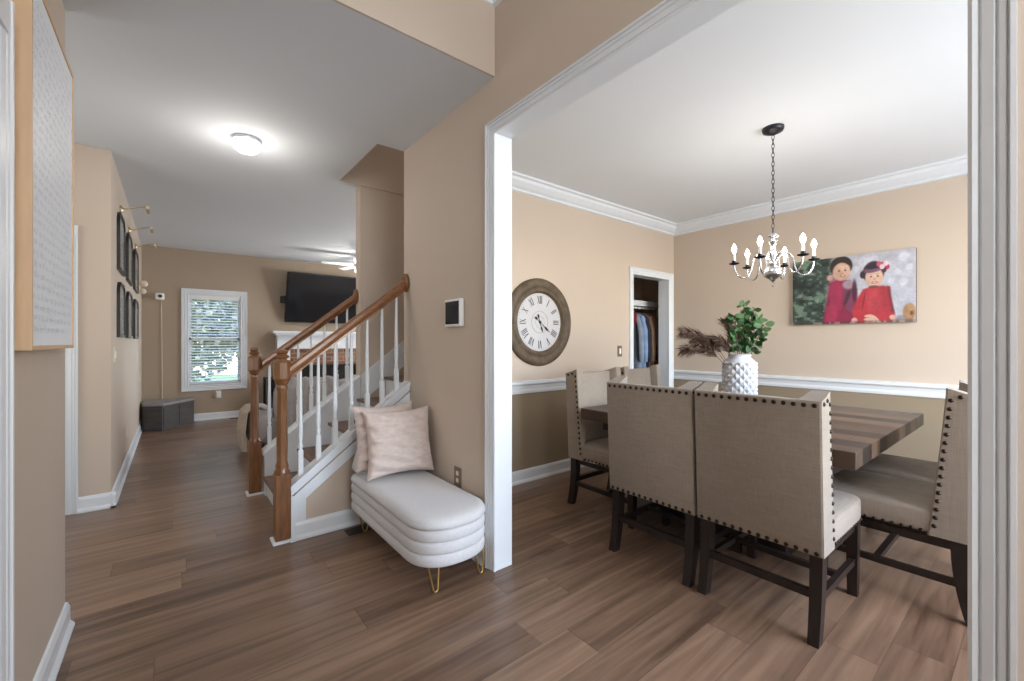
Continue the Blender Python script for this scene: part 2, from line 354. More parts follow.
# chair rails
def rail_prof(w, s): return [(w, .79), (w + s * .012, .79), (w + s * .016, .81), (w + s * .012, .83), (w + s * .018, .86), (w + s * .034, .875), (w + s * .034, .895), (w, .905)]
struct('trim_1', MB().prism(rail_prof(YC, -1), 'X', XW2, 3.985), M['trim'])
struct('trim_2', MB().prism(rail_prof(XP, -1), 'Y', -1.68, YC), M['trim'])
# crown
def crown_prof(w, s, z=CH): return [(w, z), (w + s * .10, z), (w + s * .10, z - .018), (w + s * .078, z - .026), (w + s * .07, z - .05), (w + s * .038, z - .085), (w + s * .018, z - .1), (w + s * .018, z - .118), (w, z - .125)]
struct('trim_3', MB().prism(crown_prof(YC, -1), 'X', XW2, XP), M['trim'])
struct('trim_4', MB().prism(crown_prof(XP, -1), 'Y', -1.68, YC), M['trim'])
struct('trim_5', MB().prism(crown_prof(1.89, -1, FH), 'X', XL, XW), M['trim'])
struct('trim_6', MB().prism(crown_prof(XW, -1, FH), 'Y', -1.98, 1.89), M['trim'])
# big cased opening: jamb boards, header board, fluted casings
oy0, oy1, oz = .105, 1.872, 2.388
struct('trim_7', MB().box((XW - .004, oy1, 0), (XW2 + .006, 1.95, oz + .06)).box((XW - .004, .045, 0), (XW2 + .006, oy0, oz + .06)).box((XW - .004, oy0, oz), (XW2 + .006, oy1, oz + .06)), M['trim'])
def casing_prof(a, b, w, s):   # across a..b (a = inner edge, b = outer edge) at wall face w, projecting s
    d = b - a
    return [(a, w), (a, w + s * .010), (a + d * .10, w + s * .014), (a + d * .20, w + s * .012), (a + d * .24, w + s * .007), (a + d * .30, w + s * .013), (a + d * .55, w + s * .017),
            (a + d * .60, w + s * .011), (a + d * .66, w + s * .018), (a + d * .78, w + s * .020), (a + d * .82, w + s * .014), (a + d * .88, w + s * .024), (b, w + s * .024), (b, w)]
t = MB()
pf = [(q, p) for p, q in casing_prof(oy1 - .004, oy1 + .070, XW, -1)]; t.prism(pf, 'Z', 0, oz + .062)
pf = [(q, p) for p, q in casing_prof(oy0 + .004, oy0 - .066, XW, -1)]; t.prism(pf, 'Z', 0, oz + .062)
pf = [(q, p) for p, q in casing_prof(oz - .004, oz + .064, XW - .0004, -1)]; t.prism(pf, 'Y', oy0 - .062, oy1 + .067)
pass
struct('trim_8', t, M['trim'])
# closet doorway casing and jambs
t = MB().box((4.03, YC - .003, 0), (4.06, 3.053, 2.02)).box((4.79, YC - .003, 0), (4.82, 3.053, 2.02)).box((4.03, YC - .003, 2.02), (4.82, 3.053, 2.05))
t.prism(casing_prof(4.064, 3.985, YC, -1), 'Z', 0, 2.095).prism(casing_prof(4.786, 4.868, YC, -1), 'Z', 0, 2.095)
t.prism([(q, p) for p, q in casing_prof(2.016, 2.095, YC, -1)], 'X', 3.99, 4.863)
struct('trim_9', t, M['trim'])
# door in the left foyer wall
d1 = struct('door_1', MB().box((XL - .10, .985, .01), (XL - .06, 1.695, 2.09)).box((XL - .062, 1.06, .2), (XL - .055, 1.62, .95)).box((XL - .062, 1.06, 1.1), (XL - .055, 1.62, 1.95)), M['trim'])
t = MB(); t.prism([(q, p) for p, q in casing_prof(1.695, 1.79, XL, 1)], 'Z', 0, 2.19).prism([(q, p) for p, q in casing_prof(.985, .89, XL, 1)], 'Z', 0, 2.19)
t.box((XL - .12, 1.68, 0), (XL + .003, 1.70, 2.1)).box((XL, .9, 2.09), (XL + .02, 1.78, 2.185))
struct('door_casing', t, M['trim'], d1)
MB().sphere((XL - .03, 1.07, .98), .03).build('door_handle', M['nickel'], d1, True)
# door in the side hall
d2 = struct('door_2', MB().box((-1.40, 4.47, .01), (-.63, 4.51, 2.04)).box((-1.3, 4.462, .2), (-.73, 4.472, .95)).box((-1.3, 4.462, 1.1), (-.73, 4.472, 1.9)), M['trim'])
t = MB().prism(casing_prof(-.622, -.545, 4.42, -1), 'Z', 0, 2.10).prism(casing_prof(-1.40, -1.48, 4.42, -1), 'Z', 0, 2.10).box((-1.47, 4.40, 2.03), (-.55, 4.42, 2.10)).box((-.626, 4.417, 0), (-.598, 4.54, 2.05))
struct('door_casing', t, M['trim'], d2)
MB().sphere((-1.33, 4.44, .98), .03).build('door_handle', M['nickel'], d2, True)
# far window
w1 = bpy.data.objects.new('window_1', None); C.objects.link(w1); w1['kind'] = 'structure'
t = MB(); y = YF
t.prism(casing_prof(wx0 + .004, wx0 - .087, y, -1), 'Z', wz0 - .085, wz1 + .085).prism(casing_prof(wx1 - .004, wx1 + .087, y, -1), 'Z', wz0 - .085, wz1 + .085)
t.prism([(q, p) for p, q in casing_prof(wz1 - .004, wz1 + .086, y, -1)], 'X', wx0 - .08, wx1 + .08).prism([(q, p) for p, q in casing_prof(wz0 + .004, wz0 - .086, y, -1)], 'X', wx0 - .08, wx1 + .08)
struct('window_casing', t, M['trim'], w1)
t = MB().box((wx0, y + .05, wz0), (wx0 + .04, y + .10, wz1)).box((wx1 - .04, y + .05, wz0), (wx1, y + .10, wz1)).box((wx0, y + .05, wz0), (wx1, y + .10, wz0 + .05)).box((wx0, y + .05, wz1 - .045), (wx1, y + .10, wz1)).box((wx0, y + .05, 1.275), (wx1, y + .1, 1.325))
t.box((wx0, y, wz0), (wx0 + .008, y + .12, wz1)).box((wx1 - .008, y, wz0), (wx1, y + .12, wz1)).box((wx0, y, wz1 - .008), (wx1, y + .12, wz1)).box((wx0, y, wz0), (wx1, y + .12, wz0 + .008))
struct('window_frame', t, M['trim'], w1)
struct('pane', MB().box((wx0 + .03, y + .072, wz0 + .04), (wx1 - .03, y + .076, wz1 - .04)), M['glass'], w1)
bl = thing('window_blind', 'white horizontal slat blind hanging open in the far window', 'blind', (.535, y + .03, wz0 + .01))
MB().bbox((wx0 + .01, y + .002, wz1 - .075), (wx1 - .01, y + .045, wz1 - .01), .004).build('head_rail', M['plastic'], bl)
sl = MB(); z = wz0 + .05
while z < wz1 - .09:
    sl.add([(wx0 + .012, y + .006, z), (wx1 - .012, y + .006, z), (wx1 - .012, y + .044, z + .012), (wx0 + .012, y + .044, z + .012), (wx0 + .012, y + .006, z + .005), (wx1 - .012, y + .006, z + .005), (wx1 - .012, y + .044, z + .017), (wx0 + .012, y + .044, z + .017)], [(0, 1, 2, 3), (4, 5, 6, 7), (0, 1, 5, 4), (1, 2, 6, 5), (2, 3, 7, 6), (3, 0, 4, 7)]); z += .044
for xx in (wx0 + .12, wx1 - .12): sl.tube([(xx, y + .024, wz0 + .03), (xx, y + .024, wz1 - .07)], .002, 6)
sl.build('slats', M['plastic'], bl)
MB().bbox((wx0 + .012, y + .006, wz0 + .02), (wx1 - .012, y + .042, wz0 + .038), .003).build('bottom_rail', M['plastic'], bl)

# staircase -----------------------------------------------------------
RISE, RUN, SX0, SY0, SY1 = .19, .249, .575, 3.053, 3.953
st = thing('staircase', 'closed staircase with walnut treads, white risers and white stringers', 'stairs', (.55, 3.5, 0))
def top(x): return .343 + (x - .571) * .764      # upper line of the near stringer
for i in range(11):
    x = SX0 + .02 + i * RUN; zt = (i + 1) * RISE - .03
    MB().box((x, SY0 - (.005 if x < 1.3 else 0), zt - RISE), (x + .018, SY1 - .002, zt - .025)).build('riser', M['trim'], st)
    MB().bbox((x - .028, SY0 - (.005 if x < 1.05 else 0), zt - .025), (x + RUN + .018, SY1 - .001, zt), .008).build('tread', M['tread'], st)
def stringer(ya, yb, x1):
    m = MB(); x0 = .585
    p = [(x0, 0), (x0, top(x0) - .03), (x1, top(x1) - .03), (x1, top(x1) - .2 if x1 > 2 else 0)]
    return m.prism(p, 'Y', ya, yb)
# near side: painted wall under the stair, trim board, cap
struct('wall_under_stair', MB().prism([(.60, 0), (.60, top(.60) - .06), (XW, top(XW) - .06), (XW, 0)], 'Y', 2.965, 3.03), M['wall'])
def slope_band(x0, x1, d0, d1, ya, yb, dz=0):
    return MB().prism([(x0, top(x0) + d0 + dz), (x1, top(x1) + d0 + dz), (x1, top(x1) + d1 + dz), (x0, top(x0) + d1 + dz)], 'Y', ya, yb)
XE = XW + .012
slope_band(.575, XE, -.030, .0, 2.935, 3.045).build('stringer_cap', M['trim'], st)
slope_band(.578, XE, -.064, -.033, 2.947, 3.04).build('stringer_board', M['trim'], st)
m = slope_band(.585, XW - .001, -.160, -.078, 2.945, 2.99); m.box((.586, 2.957, .0), (.665, 2.989, .20)); m.prism([(.586, .2), (.665, .2), (.665, top(.665) - .16), (.586, top(.586) - .16)], 'Y', 2.9565, 2.9885); m.box((.578, 2.949, 0), (.603, 3.038, top(.59) - .076))
m.prism([(2.965, 0), (2.935, 0), (2.935, .012), (2.949, .03), (2.949, .09), (2.957, .108), (2.965, .112)], 'X', .604, XW - .001)
m.box((.572, 2.93, 0), (.6035, 3.041, .02))
m.build('skirt_trim', M['trim'], st)
MB().prism([(.60, .01), (.60, top(.6) - .05), (1.374, top(1.374) - .05), (1.374, .01)], 'Y', 3.031, 3.047).build('inner_stringer', M['trim'], st)
# far side knee stringer
YFS = 4.07
m = MB().prism([(.585, 0), (.585, top(.585) - .028), (1.354, top(1.354) - .028), (1.354, 0)], 'Y', 3.955, 4.10)
m.build('far_stringer', M['trim'], st)
slope_band(.575, 1.354, -.03, .0, 3.945, 4.12, .0).build('stringer_cap', M['trim'], st)
MB().prism([(1.36, top(1.36) - .25), (1.36, top(1.36) + .0), (2.9, top(2.9) + .0), (2.9, top(2.9) - .25)], 'Y', 3.938, 3.9545).build('wall_stringer', M['trim'], st)
# balusters, turned
def bal_prof(h):
    return [(.0, 0), (.016, 0), (.016, .004)] 
def baluster(x, y, z0, z1, par):
    m = MB(); hb = .155; w = .0145
    m.box((x - w, y - w, z0 - .03), (x + w, y + w, z0 + hb))
    L = z1 - (z0 + hb)
    pr = [(.0145, z0 + hb), (.010, z0 + hb + .012), (.0145, z0 + hb + .024), (.0145, z0 + hb + .034), (.009, z0 + hb + .045), (.0155, z0 + hb + .09), (.0125, z0 + hb + .2), (.0085, z1), (.0085, z1 + .03)]
    m.lathe(pr, (x, y, 0), 12)
    m.build('baluster', M['trim'], par, 50)
def newel(name, x, y, label):
    n = thing(name, label, 'newel post', (x, y, 0), group='newel posts at the foot of the stair')
    m = MB().bbox((x - .044, y - .044, .015), (x + .044, y + .044, .42), .003); m.build('base_block', M['oak'], n)
    pr = [(.044, .42), (.046, .435), (.036, .452), (.038, .47), (.031, .50), (.033, .62), (.030, .80), (.027, .94), (.033, .955), (.033, .97), (.028, .98), (.040, .995), (.040, 1.01)]
    MB().lathe(pr, (x, y, 0), 8, a0=PI / 8).build('shaft', M['oak'], n, 40)
    MB().lathe([(.042, 1.005), (.052, 1.02), (.052, 1.118), (.044, 1.135)], (x, y, 0), 8, a0=PI / 8).build('head_block', M['oak'], n)
    MB().lathe([(.030, 1.135), (.026, 1.145), (.040, 1.152), (.042, 1.162), (.030, 1.17), (.026, 1.176), (.036, 1.182), (.030, 1.196), (.012, 1.204)], (x, y, 0), 20).build('finial', M['oak'], n, 50)
    m = MB().bbox((x - .06, y - .06, 0), (x + .06, y + .06, .016), .003); m.build('base_trim', M['trim'], n)
    return n
newel('newel_post', .536, 3.0, 'turned oak newel post nearest the white bench, at the stair foot')
newel('newel_post', .525, 4.07, 'turned oak newel post on the far side of the stair foot, by the living room')
def railing(name, y, xe, xs, label):
    b = thing(name, label, 'banister', (.6, y, 0), group='banisters of the stair')
    def rz(x): return 1.072 + (x - .587) * .789
    x0 = .575
    L = math.hypot(1, .789)
    prof = [(-.014, -.038), (.014, -.038), (.014, -.026), (.024, -.018), (.030, .0), (.026, .018), (.012, .03), (-.012, .03), (-.026, .018), (-.030, 0), (-.024, -.018), (-.014, -.026)]
    v = [(x0, y + a, rz(x0) + z * L) for a, z in prof] + [(xe, y + a, rz(xe) + z * L) for a, z in prof]; n = len(prof)
    MB().add(v, [tuple(range(n))[::-1], tuple(range(n, 2 * n))] + [(i, (i + 1) % n, n + (i + 1) % n, n + i) for i in range(n)]).build('handrail', M['oak_rail'], b)
    MB().lathe([(.055, -.02), (.055, -.006), (.045, 0)], (xe + .0, y, rz(xe)), 20, axis=Matrix.Rotation(R(90), 3, 'Y').to_3x3() @ Matrix.Diagonal((1.25, 1, 1))).build('rosette', M['oak'], b)
    for x in xs: baluster(x, y, top(x), rz(x) - .045, b)
railing('stair_banister', 3.0, XW - .0, (.642, .750, .857, .965, 1.075, 1.183, 1.292), 'near oak banister with white turned balusters, ending at the thermostat wall')
railing('stair_banister', 4.055, 1.355, (.629, .740, .850, .955, 1.065, 1.17, 1.265), 'far oak banister with white turned balusters, on the living room side')

# ================================================================== DINING ROOM
NAIL = None
def nails(par, pts, nrm, r=.010):
    """each nail head a small object of its own, sharing one mesh, under the panel it is driven into"""
    global NAIL
    if NAIL is None:
        me = bpy.data.meshes.new('nail'); mb = MB().lathe([(1, -.2), (.95, .2), (.55, .55), (.05, .7)], (0, 0, 0), 8)
        me.from_pydata(mb.v, [], mb.f); me.materials.append(M['bronze']); NAIL = me
    q = Vector(nrm).normalized().to_track_quat('Z', 'Y')
    for p in pts:
        o = bpy.data.objects.new('nail', NAIL); C.objects.link(o); o.parent = par; o.location = p
        o.rotation_mode = 'QUATERNION'; o.rotation_quaternion = q; o.scale = (r, r, r)
def seg(a, b, n): return [tuple(a[i] + (b[i] - a[i]) * (k + .5) / n for i in range(3)) for k in range(n)]
def make_chair(loc, rz, label):
    """faces local +x; width .535"""
    t = thing('dining_chair', label, 'chair', (0, 0, 0), group='nailhead dining chairs')
    hw = .2675; zb, zt = .362, 1.008
    def xb(z): return -.283 - .032 * (z - zb) / (zt - zb)     # outer back face, raked
    m = MB().hexa([(xb(zb), -hw), (xb(zb) + .075, -hw), (xb(zb) + .075, hw), (xb(zb), hw)], [(xb(zt), -hw), (xb(zt) + .06, -hw), (xb(zt) + .06, hw), (xb(zt), hw)], zb, zt, .008)
    bk = m.build('backrest', M['linen'], t, 60)
    nails(bk, seg((xb(zt - .02), -hw + .005, zt - .018), (xb(zt - .02), hw - .005, zt - .018), 14), (-1, 0, 0))
    nails(bk, seg((xb(zb + .016), -hw + .005, zb + .014), (xb(zb + .016), hw - .005, zb + .014), 14), (-1, 0, 0))
    for s in (-1, 1):
        # wing: side panel curving forward, its top rising towards the front, thick and flared
        yo = s * (hw + .0005); v = []; f = []; K = 14; prof = []
        for k in range(K + 1):
            q = k / K; z = zb + .001 + (zt - zb - .001) * q
            dep = .150 - .03 * q ** .8; th = .040 + .028 * q; x0 = xb(z) + .004; x1 = xb(z) + dep
            zt2 = .036 * q ** 6
            ring = [(x0, yo, z), (x0 + dep * .4, yo, z + zt2 * .35), (x1 - .006, yo, z + zt2 * .95), (x1, yo - s * .006, z + zt2), (x1, yo - s * (th - .006), z + zt2), (x1 - .008, yo - s * th, z + zt2 * .95), (x0 + dep * .4, yo - s * (th + .010), z + zt2 * .35), (x0, yo - s * (th + .022), z)]
            v += ring
        n = 8
        for k in range(K):
            for i in range(n): f.append((k * n + i, k * n + (i + 1) % n, (k + 1) * n + (i + 1) % n, (k + 1) * n + i))
        f += [tuple(range(n))[::-1], tuple(K * n + i for i in range(n))]
        wg = MB().add(v, f).build('wing', M['linen'], t, 40)
        nails(wg, seg((xb(zb) + .128, yo, zb + .03), (xb(zt) + .103, yo, zt + .0), 16), (0, s, 0))
        nails(wg, seg((xb(zt) + .01, yo, zt - .018), (xb(zt) + .095, yo, zt + .004), 2), (0, s, 0))
    def seatfn(p):
        x, y, z = p
        if z > .43: z += .016 * (1 - min(1, abs(y) / hw) ** 2) * (1 - min(1, abs(x - .07) / .3) ** 2)
        return (x, y, z)
    st_ = soft((.075, 0, .423), (.293, hw - .001, .060), .25, 44, 20, seatfn).build('seat', M['linen'], t, 80)
    for s in (-1, 1):
        nails(st_, seg((-.13, s * (hw - .002), .378), (.31, s * (hw - .004), .378), 13), (0, s, 0), .009)
    for s in (-1, 1):
        y0, y1 = sorted((s * (hw - .008), s * (hw - .056)))
        m = MB(); v = []; f = []; K = 8
        for k in range(K + 1):
            q = k / K; z = .37 * (1 - q); x = -.236 - .045 * q ** 2.2; w = .030 - .006 * q
            v += [(x - w, y0 + .003 * q, z), (x + w, y0 + .003 * q, z), (x + w, y1 - .003 * q, z), (x - w, y1 - .003 * q, z)]
        for k in range(K):
            for i in range(4): j = (i + 1) % 4; f.append((k * 4 + i, k * 4 + j, k * 4 + 4 + j, k * 4 + 4 + i))
        f += [(3, 2, 1, 0), tuple(K * 4 + i for i in range(4))]
        m.add(v, f).build('leg', M['darkwood'], t)
        MB().hexa([(.260, y0 + .004), (.298, y0 + .004), (.298, y1 - .004), (.260, y1 - .004)], [(.255, y0), (.305, y0), (.305, y1), (.255, y1)], 0, .37).build('leg', M['darkwood'], t)
        yc = (y0 + y1) / 2
        MB().box((-.25, yc - .012, .155), (.28, yc + .012, .185)).build('stretcher', M['darkwood'], t)
        MB().box((-.23, yc - .012, .325), (.27, yc + .012, .352)).build('apron', M['darkwood'], t)
    MB().box((-.265, -hw + .03, .175), (-.24, hw - .03, .208)).build('stretcher', M['darkwood'], t)
    MB().box((.04, -hw + .03, .158), (.068, hw - .03, .184)).build('stretcher', M['darkwood'], t)
    t.location = loc; t.rotation_euler = (0, 0, rz); return t
ch0 = make_chair((2.358, 1.388, 0), 0, 'linen chair seen from behind, left and smaller one of the two backs facing the hall')
dup(ch0, (2.358, .835, 0), 0, 'linen chair seen from behind, right and largest of the two backs facing the hall')
dup(ch0, (2.983, .478, 0), R(90), 'oatmeal linen chair at the right end of the table, beside the white door casing')
dup(ch0, (3.585, .49, 0), R(90), 'linen chair mostly hidden behind the right end chair, only seat and top corner showing')
dup(ch0, (2.655, 2.02, 0), R(-90), 'oatmeal linen chair below the round wall clock, at the left end of the table')
dup(ch0, (3.235, 2.02, 0), R(-90), 'oatmeal linen chair in front of the closet doorway, at the left end of the table')
# table
tb = thing('dining_table', 'square dining table of dark reclaimed planks on a black pedestal', 'table', (3.18, 1.335, 0))
m = MB().bbox((2.355, .525, .683), (4.01, 2.145, .762), .004); m.build('tabletop', M['table'], tb)
MB().box((2.47, .64, .61), (3.89, 2.03, .683)).build('apron', M['darkwood'], tb)
m = MB().bbox((3.0, 1.15, .1), (3.37, 1.52, .61), .01).box((2.93, 1.08, .56), (3.44, 1.59, .61)).box((2.93, 1.08, .12), (3.44, 1.59, .17)); m.build('pedestal', M['darkwood'], tb)
MB().bbox((2.75, .93, 0), (3.6, 1.76, .12), .012).build('base', M['darkwood'], tb)
# vase with woven relief
VX, VY = 3.19, 1.38
vs_ = thing('vase', 'white ceramic vase with a diamond relief, standing on the dining table', 'vase', (VX, VY, .762))
m = MB(); NR, NA = 110, 168
def vf(u, v):
    a = 2 * PI * u; z = .40 * v
    r = .105 if v > .06 else .088 + .017 * (v / .06)
    if v > .86: q = (v - .86) / .14; r = .105 - .033 * min(1, q * 1.7) ** 1.2
    if .05 < v < .86:
        p, q = 10.5 * u * 1.3333333 + v * 6.5, 10.5 * u * 1.3333333 - v * 6.5; p -= math.floor(p); q -= math.floor(q)
        r += .013 * max(0, 1 - 2 * max(abs(p - .5), abs(q - .5)))
    return (VX + r * math.cos(a), VY + r * math.sin(a), .762 + z)
m.grid(vf, NA, NR, wrap=True)
m.lathe([(.070, .762 + .38), (.078, .762 + .40)], (VX, VY, 0), 96)
m.lathe([(.001, .7625), (.095, .7625)], (VX, VY, 0), 48)
m.build('vase_body', M['ceramic'], vs_, 30)
# eucalyptus branches and dried plumes: individuals in the vase
ZV = 1.155
def leafmesh(mb, p, d, size, roll):
    d = Vector(d).normalized(); s = d.cross(Vector((math.cos(roll), math.sin(roll), .6))).normalized(); n = d.cross(s); p = Vector(p)
    ring = [(0, 0, 0), (.25, .34, .03), (.55, .45, .05), (.85, .28, .02), (1, 0, -.03), (.85, -.28, .02), (.55, -.45, .05), (.25, -.34, .03)]
    o = [tuple(p + d * (a * size) + s * (b * size) + n * (c2 * size)) for a, b, c2 in ring] + [tuple(p + d * (.5 * size) - n * .02 * size)]
    mb.add(o, [(i, (i + 1) % 8, 8) for i in range(8)])
# view-right on the photo is roughly (+.78,-.62); directions kept in world space
RT = Vector((.783, -.622, 0)); FWD = Vector((.622, .783, 0))
branches = [(.03, .0, .36, 'arching eucalyptus branch, tallest of the bunch in the white vase'), (.10, .03, .33, 'leafy eucalyptus branch leaning right in the white vase'), (.13, -.04, .22, 'low eucalyptus branch drooping right over the vase shoulder'),
            (-.04, -.03, .27, 'eucalyptus branch leaning left beside the dried plumes'), (.05, .10, .29, 'eucalyptus branch at the back of the vase'), (.14, .05, .27, 'eucalyptus branch with the rightmost leaf tips')]
for i, (sx, sf, h, lb) in enumerate(branches):
    b = thing('eucalyptus_branch', lb, 'branch', (VX, VY, 1.0), group='eucalyptus in the vase')
    end = Vector((VX, VY, ZV)) + RT * sx * 1.15 + FWD * sf + Vector((0, 0, h))
    base = Vector((VX, VY, 1.0)) + RT * sx * .12 + FWD * sf * .12
    pts = []
    for k in range(9):
        q = k / 8; p = base.lerp(end, q) + (RT * sx * .35 + FWD * sf * .3) * math.sin(PI * q) * .3 + Vector((0, 0, .04 * math.sin(PI * q))); pts.append(p)
    MB().tube(pts, .0028, 6).build('stem', M['bark'], b)
    lf = MB()
    for k in range(3, 9):
        for j in range(6):
            a = random.uniform(0, 2 * PI); d = Vector((math.cos(a), math.sin(a), random.uniform(-.3, .7)))
            leafmesh(lf, pts[k] + d * .008, d, random.uniform(.04, .066), random.uniform(0, 6))
    lf.build('leaves', M['leaf'], b, 60)
plumes = [(-.40, .02, .17, 'dried brown plume reaching farthest left and topmost'), (-.42, -.05, .04, 'dried brown plume drooping lowest at the left'), (-.30, .07, .12, 'short dried brown plume behind the others'), (-.07, .05, .24, 'upright dried brown plume against the eucalyptus'), (-.18, -.02, .10, 'dried brown plume close to the vase rim')]
for i, (sx, sf, h, lb) in enumerate(plumes):
    b = thing('dried_plume', lb, 'dried grass', (VX, VY, 1.0), group='dried plumes in the vase')
    end = Vector((VX, VY, ZV)) + RT * sx + FWD * sf + Vector((0, 0, h))
    base = Vector((VX, VY, 1.0)) + RT * sx * .1
    pts = []
    for k in range(13):
        q = k / 12; p = base.lerp(end, q) + Vector((0, 0, .09 * math.sin(PI * q))); pts.append(p)
    MB().tube(pts, .002, 6).build('stem', M['plume'], b)
    fl = MB()
    for k in range(5, 13):
        for j in range(60):
            a = random.uniform(0, 2 * PI); tdir = (pts[min(k + 1, 12)] - pts[k - 1]).normalized()
            side = Vector((math.cos(a), math.sin(a), math.sin(a * 3))); side = (side - tdir * side.dot(tdir)).normalized()
            p0 = pts[k].lerp(pts[k - 1], random.random()); L = random.uniform(.045, .085) * (1.1 if k < 12 else .7)
            p1 = p0 + (tdir * .75 + side * .7) * L * .6; p2 = p0 + (tdir * .9 + side * .8) * L + Vector((0, 0, -.012))
            w = tdir.cross(side) * .0021
            fl.add([p0 - w, p0 + w, p1 + w * 1.3, p1 - w * 1.3, p2], [(0, 1, 2, 3), (3, 2, 4)])
    fl.build('bristles', M['plume'], b)

# chandelier ----------------------------------------------------------
CX, CY_ = 3.18, 1.157
cl = thing('chandelier', 'six arm silver chandelier with lit candle bulbs hanging over the dining table', 'chandelier', (CX, CY_, CH))
MB().lathe([(.001, CH - .05), (.02, CH - .045), (.06, CH - .026), (.066, CH - .012), (.066, CH)], (CX, CY_, 0), 28).build('canopy', M['darknickel'], cl, 50)
m = MB(); z = CH - .05; k = 0
while z > 1.99:
    pts = []
    for i in range(12):
        a = 2 * PI * i / 12; u, w = .008 * math.cos(a), .019 * math.sin(a)
        pts.append((CX + (u if k % 2 else 0), CY_ + (0 if k % 2 else u), z - .014 + w))
    m.tube(pts, .0022, 5, closed=True); z -= .030; k += 1
m.build('chain', M['darknickel'], cl, 60)
col = [(.004, 1.655), (.012, 1.662), (.018, 1.672), (.05, 1.69), (.062, 1.71), (.058, 1.735), (.035, 1.755), (.018, 1.765), (.026, 1.775), (.026, 1.785), (.014, 1.80), (.018, 1.83), (.024, 1.85), (.014, 1.87), (.012, 1.90), (.02, 1.915), (.026, 1.93), (.014, 1.945), (.012, 1.955), (.032, 1.965), (.032, 1.975), (.016, 1.985), (.006, 1.995)]
MB().lathe(col, (CX, CY_, 0), 24).build('column', M['nickel'], cl, 50)
MB().tube([(CX + .018 * math.cos(a * PI / 6), CY_, 1.64 + .018 * math.sin(a * PI / 6)) for a in range(12)], .0025, 6, closed=True).build('ring', M['nickel'], cl, 60)
for i, phi in enumerate((-169, -109, -49, 11, 71, 131)):
    a = R(phi); dv = RT * math.sin(a) - FWD * math.cos(a)
    P = lambda r, z: Vector((CX, CY_, z)) + dv * r
    ctl = [(.02, 1.80), (.05, 1.845), (.085, 1.855), (.115, 1.82), (.125, 1.77), (.14, 1.715), (.175, 1.69), (.210, 1.705), (.232, 1.745), (.236, 1.79)]
    # smooth the control polygon
    for _ in range(2):
        nc = [ctl[0]]
        for p, q in zip(ctl, ctl[1:]): nc += [(p[0] * .75 + q[0] * .25, p[1] * .75 + q[1] * .25), (p[0] * .25 + q[0] * .75, p[1] * .25 + q[1] * .75)]
        ctl = nc + [ctl[-1]]
    arm = MB().tube([P(r, z) for r, z in ctl], .0055, 8).build('arm', M['nickel'], cl, 60)
    c0 = P(.236, 0)
    MB().lathe([(.006, 1.783), (.03, 1.79), (.034, 1.797), (.014, 1.80), (.014, 1.815)], (c0.x, c0.y, 0), 18).build('drip_cup', M['darknickel'], arm, 50)
    MB().lathe([(.0095, 1.80), (.0095, 1.868)], (c0.x, c0.y, 0), 12).build('candle_sleeve', M['plastic'], arm, 50)
    MB().lathe([(.007, 1.868), (.013, 1.88), (.0155, 1.895), (.011, 1.912), (.003, 1.928)], (c0.x, c0.y, 0), 12).build('bulb', M['bulb'], arm, 60)
    pl = point('candle_light', (c0.x, c0.y, 1.935), 1.5, (1, .92, .82), .02)
    pl.parent = cl; pl.location = (c0.x - CX, c0.y - CY_, 1.945 - CH)

# wall clock ----------------------------------------------------------
KX, KZ = 2.632, 1.432; KY = YC
ck = thing('wall_clock', 'round wall clock with a weathered wood rim and roman numerals', 'clock', (KX, KY, KZ))
RX = Matrix.Rotation(R(90), 3, 'X')
def disc(prof, n=64): return MB().lathe(prof, (KX, KY, KZ), n, axis=RX)     # local z -> -y
# axis maps z to -y : Rotation +90 about X sends z to -y
disc([(.26, .0), (.400, .0), (.402, .02), (.390, .036), (.355, .044), (.325, .036), (.318, .03), (.300, .04), (.285, .04), (.272, .018), (.26, .012)]).build('rim', M['clockwood'], ck, 50)
disc([(.001, .013), (.274, .013), (.274, .015), (.001, .016)]).build('dial', M['dial'], ck)
NUM = ['XII', 'I', 'II', 'III', 'IIII', 'V', 'VI', 'VII', 'VIII', 'IX', 'X', 'XI']
def stroke(mb, a, b, w, yy):
    d = Vector((b[0] - a[0], b[1] - a[1])); n = Vector((-d.y, d.x)).normalized() * w / 2
    q = [(a[0] + n.x, a[1] + n.y), (b[0] + n.x, b[1] + n.y), (b[0] - n.x, b[1] - n.y), (a[0] - n.x, a[1] - n.y)]
    mb.add([(KX + p[0], KY - yy, KZ + p[1]) for p in q] + [(KX + p[0], KY - yy - .001, KZ + p[1]) for p in q], [(0, 1, 2, 3), (7, 6, 5, 4), (0, 4, 5, 1), (1, 5, 6, 2), (2, 6, 7, 3), (3, 7, 4, 0)])
for h, s in enumerate(NUM):
    m = MB(); ang = -R(30 * h); wid = {'I': .015, 'V': .032, 'X': .034}; tot = sum(wid[c_] for c_ in s); x = -tot / 2
    def T(px, py): r = .205 + py; return (px * math.cos(ang) - r * math.sin(ang), px * math.sin(ang) + r * math.cos(ang))
    for c_ in s:
        w = wid[c_]; L = .036
        if c_ == 'I': stroke(m, T(x + w / 2, -L), T(x + w / 2, L), .008, .016)
        if c_ == 'V': stroke(m, T(x + .004, L), T(x + w / 2, -L), .008, .016); stroke(m, T(x + w - .004, L), T(x + w / 2, -L), .004, .0163)
        if c_ == 'X': stroke(m, T(x + .004, L), T(x + w - .004, -L), .008, .016); stroke(m, T(x + w - .004, L), T(x + .004, -L), .004, .0163)
        x += w
    m.build('numeral', M['dialink'], ck)
m = MB()
for a in range(60):
    t0 = R(6 * a); stroke(m, (.252 * math.cos(t0), .252 * math.sin(t0)), (.258 * math.cos(t0), .258 * math.sin(t0)), .003, .016)
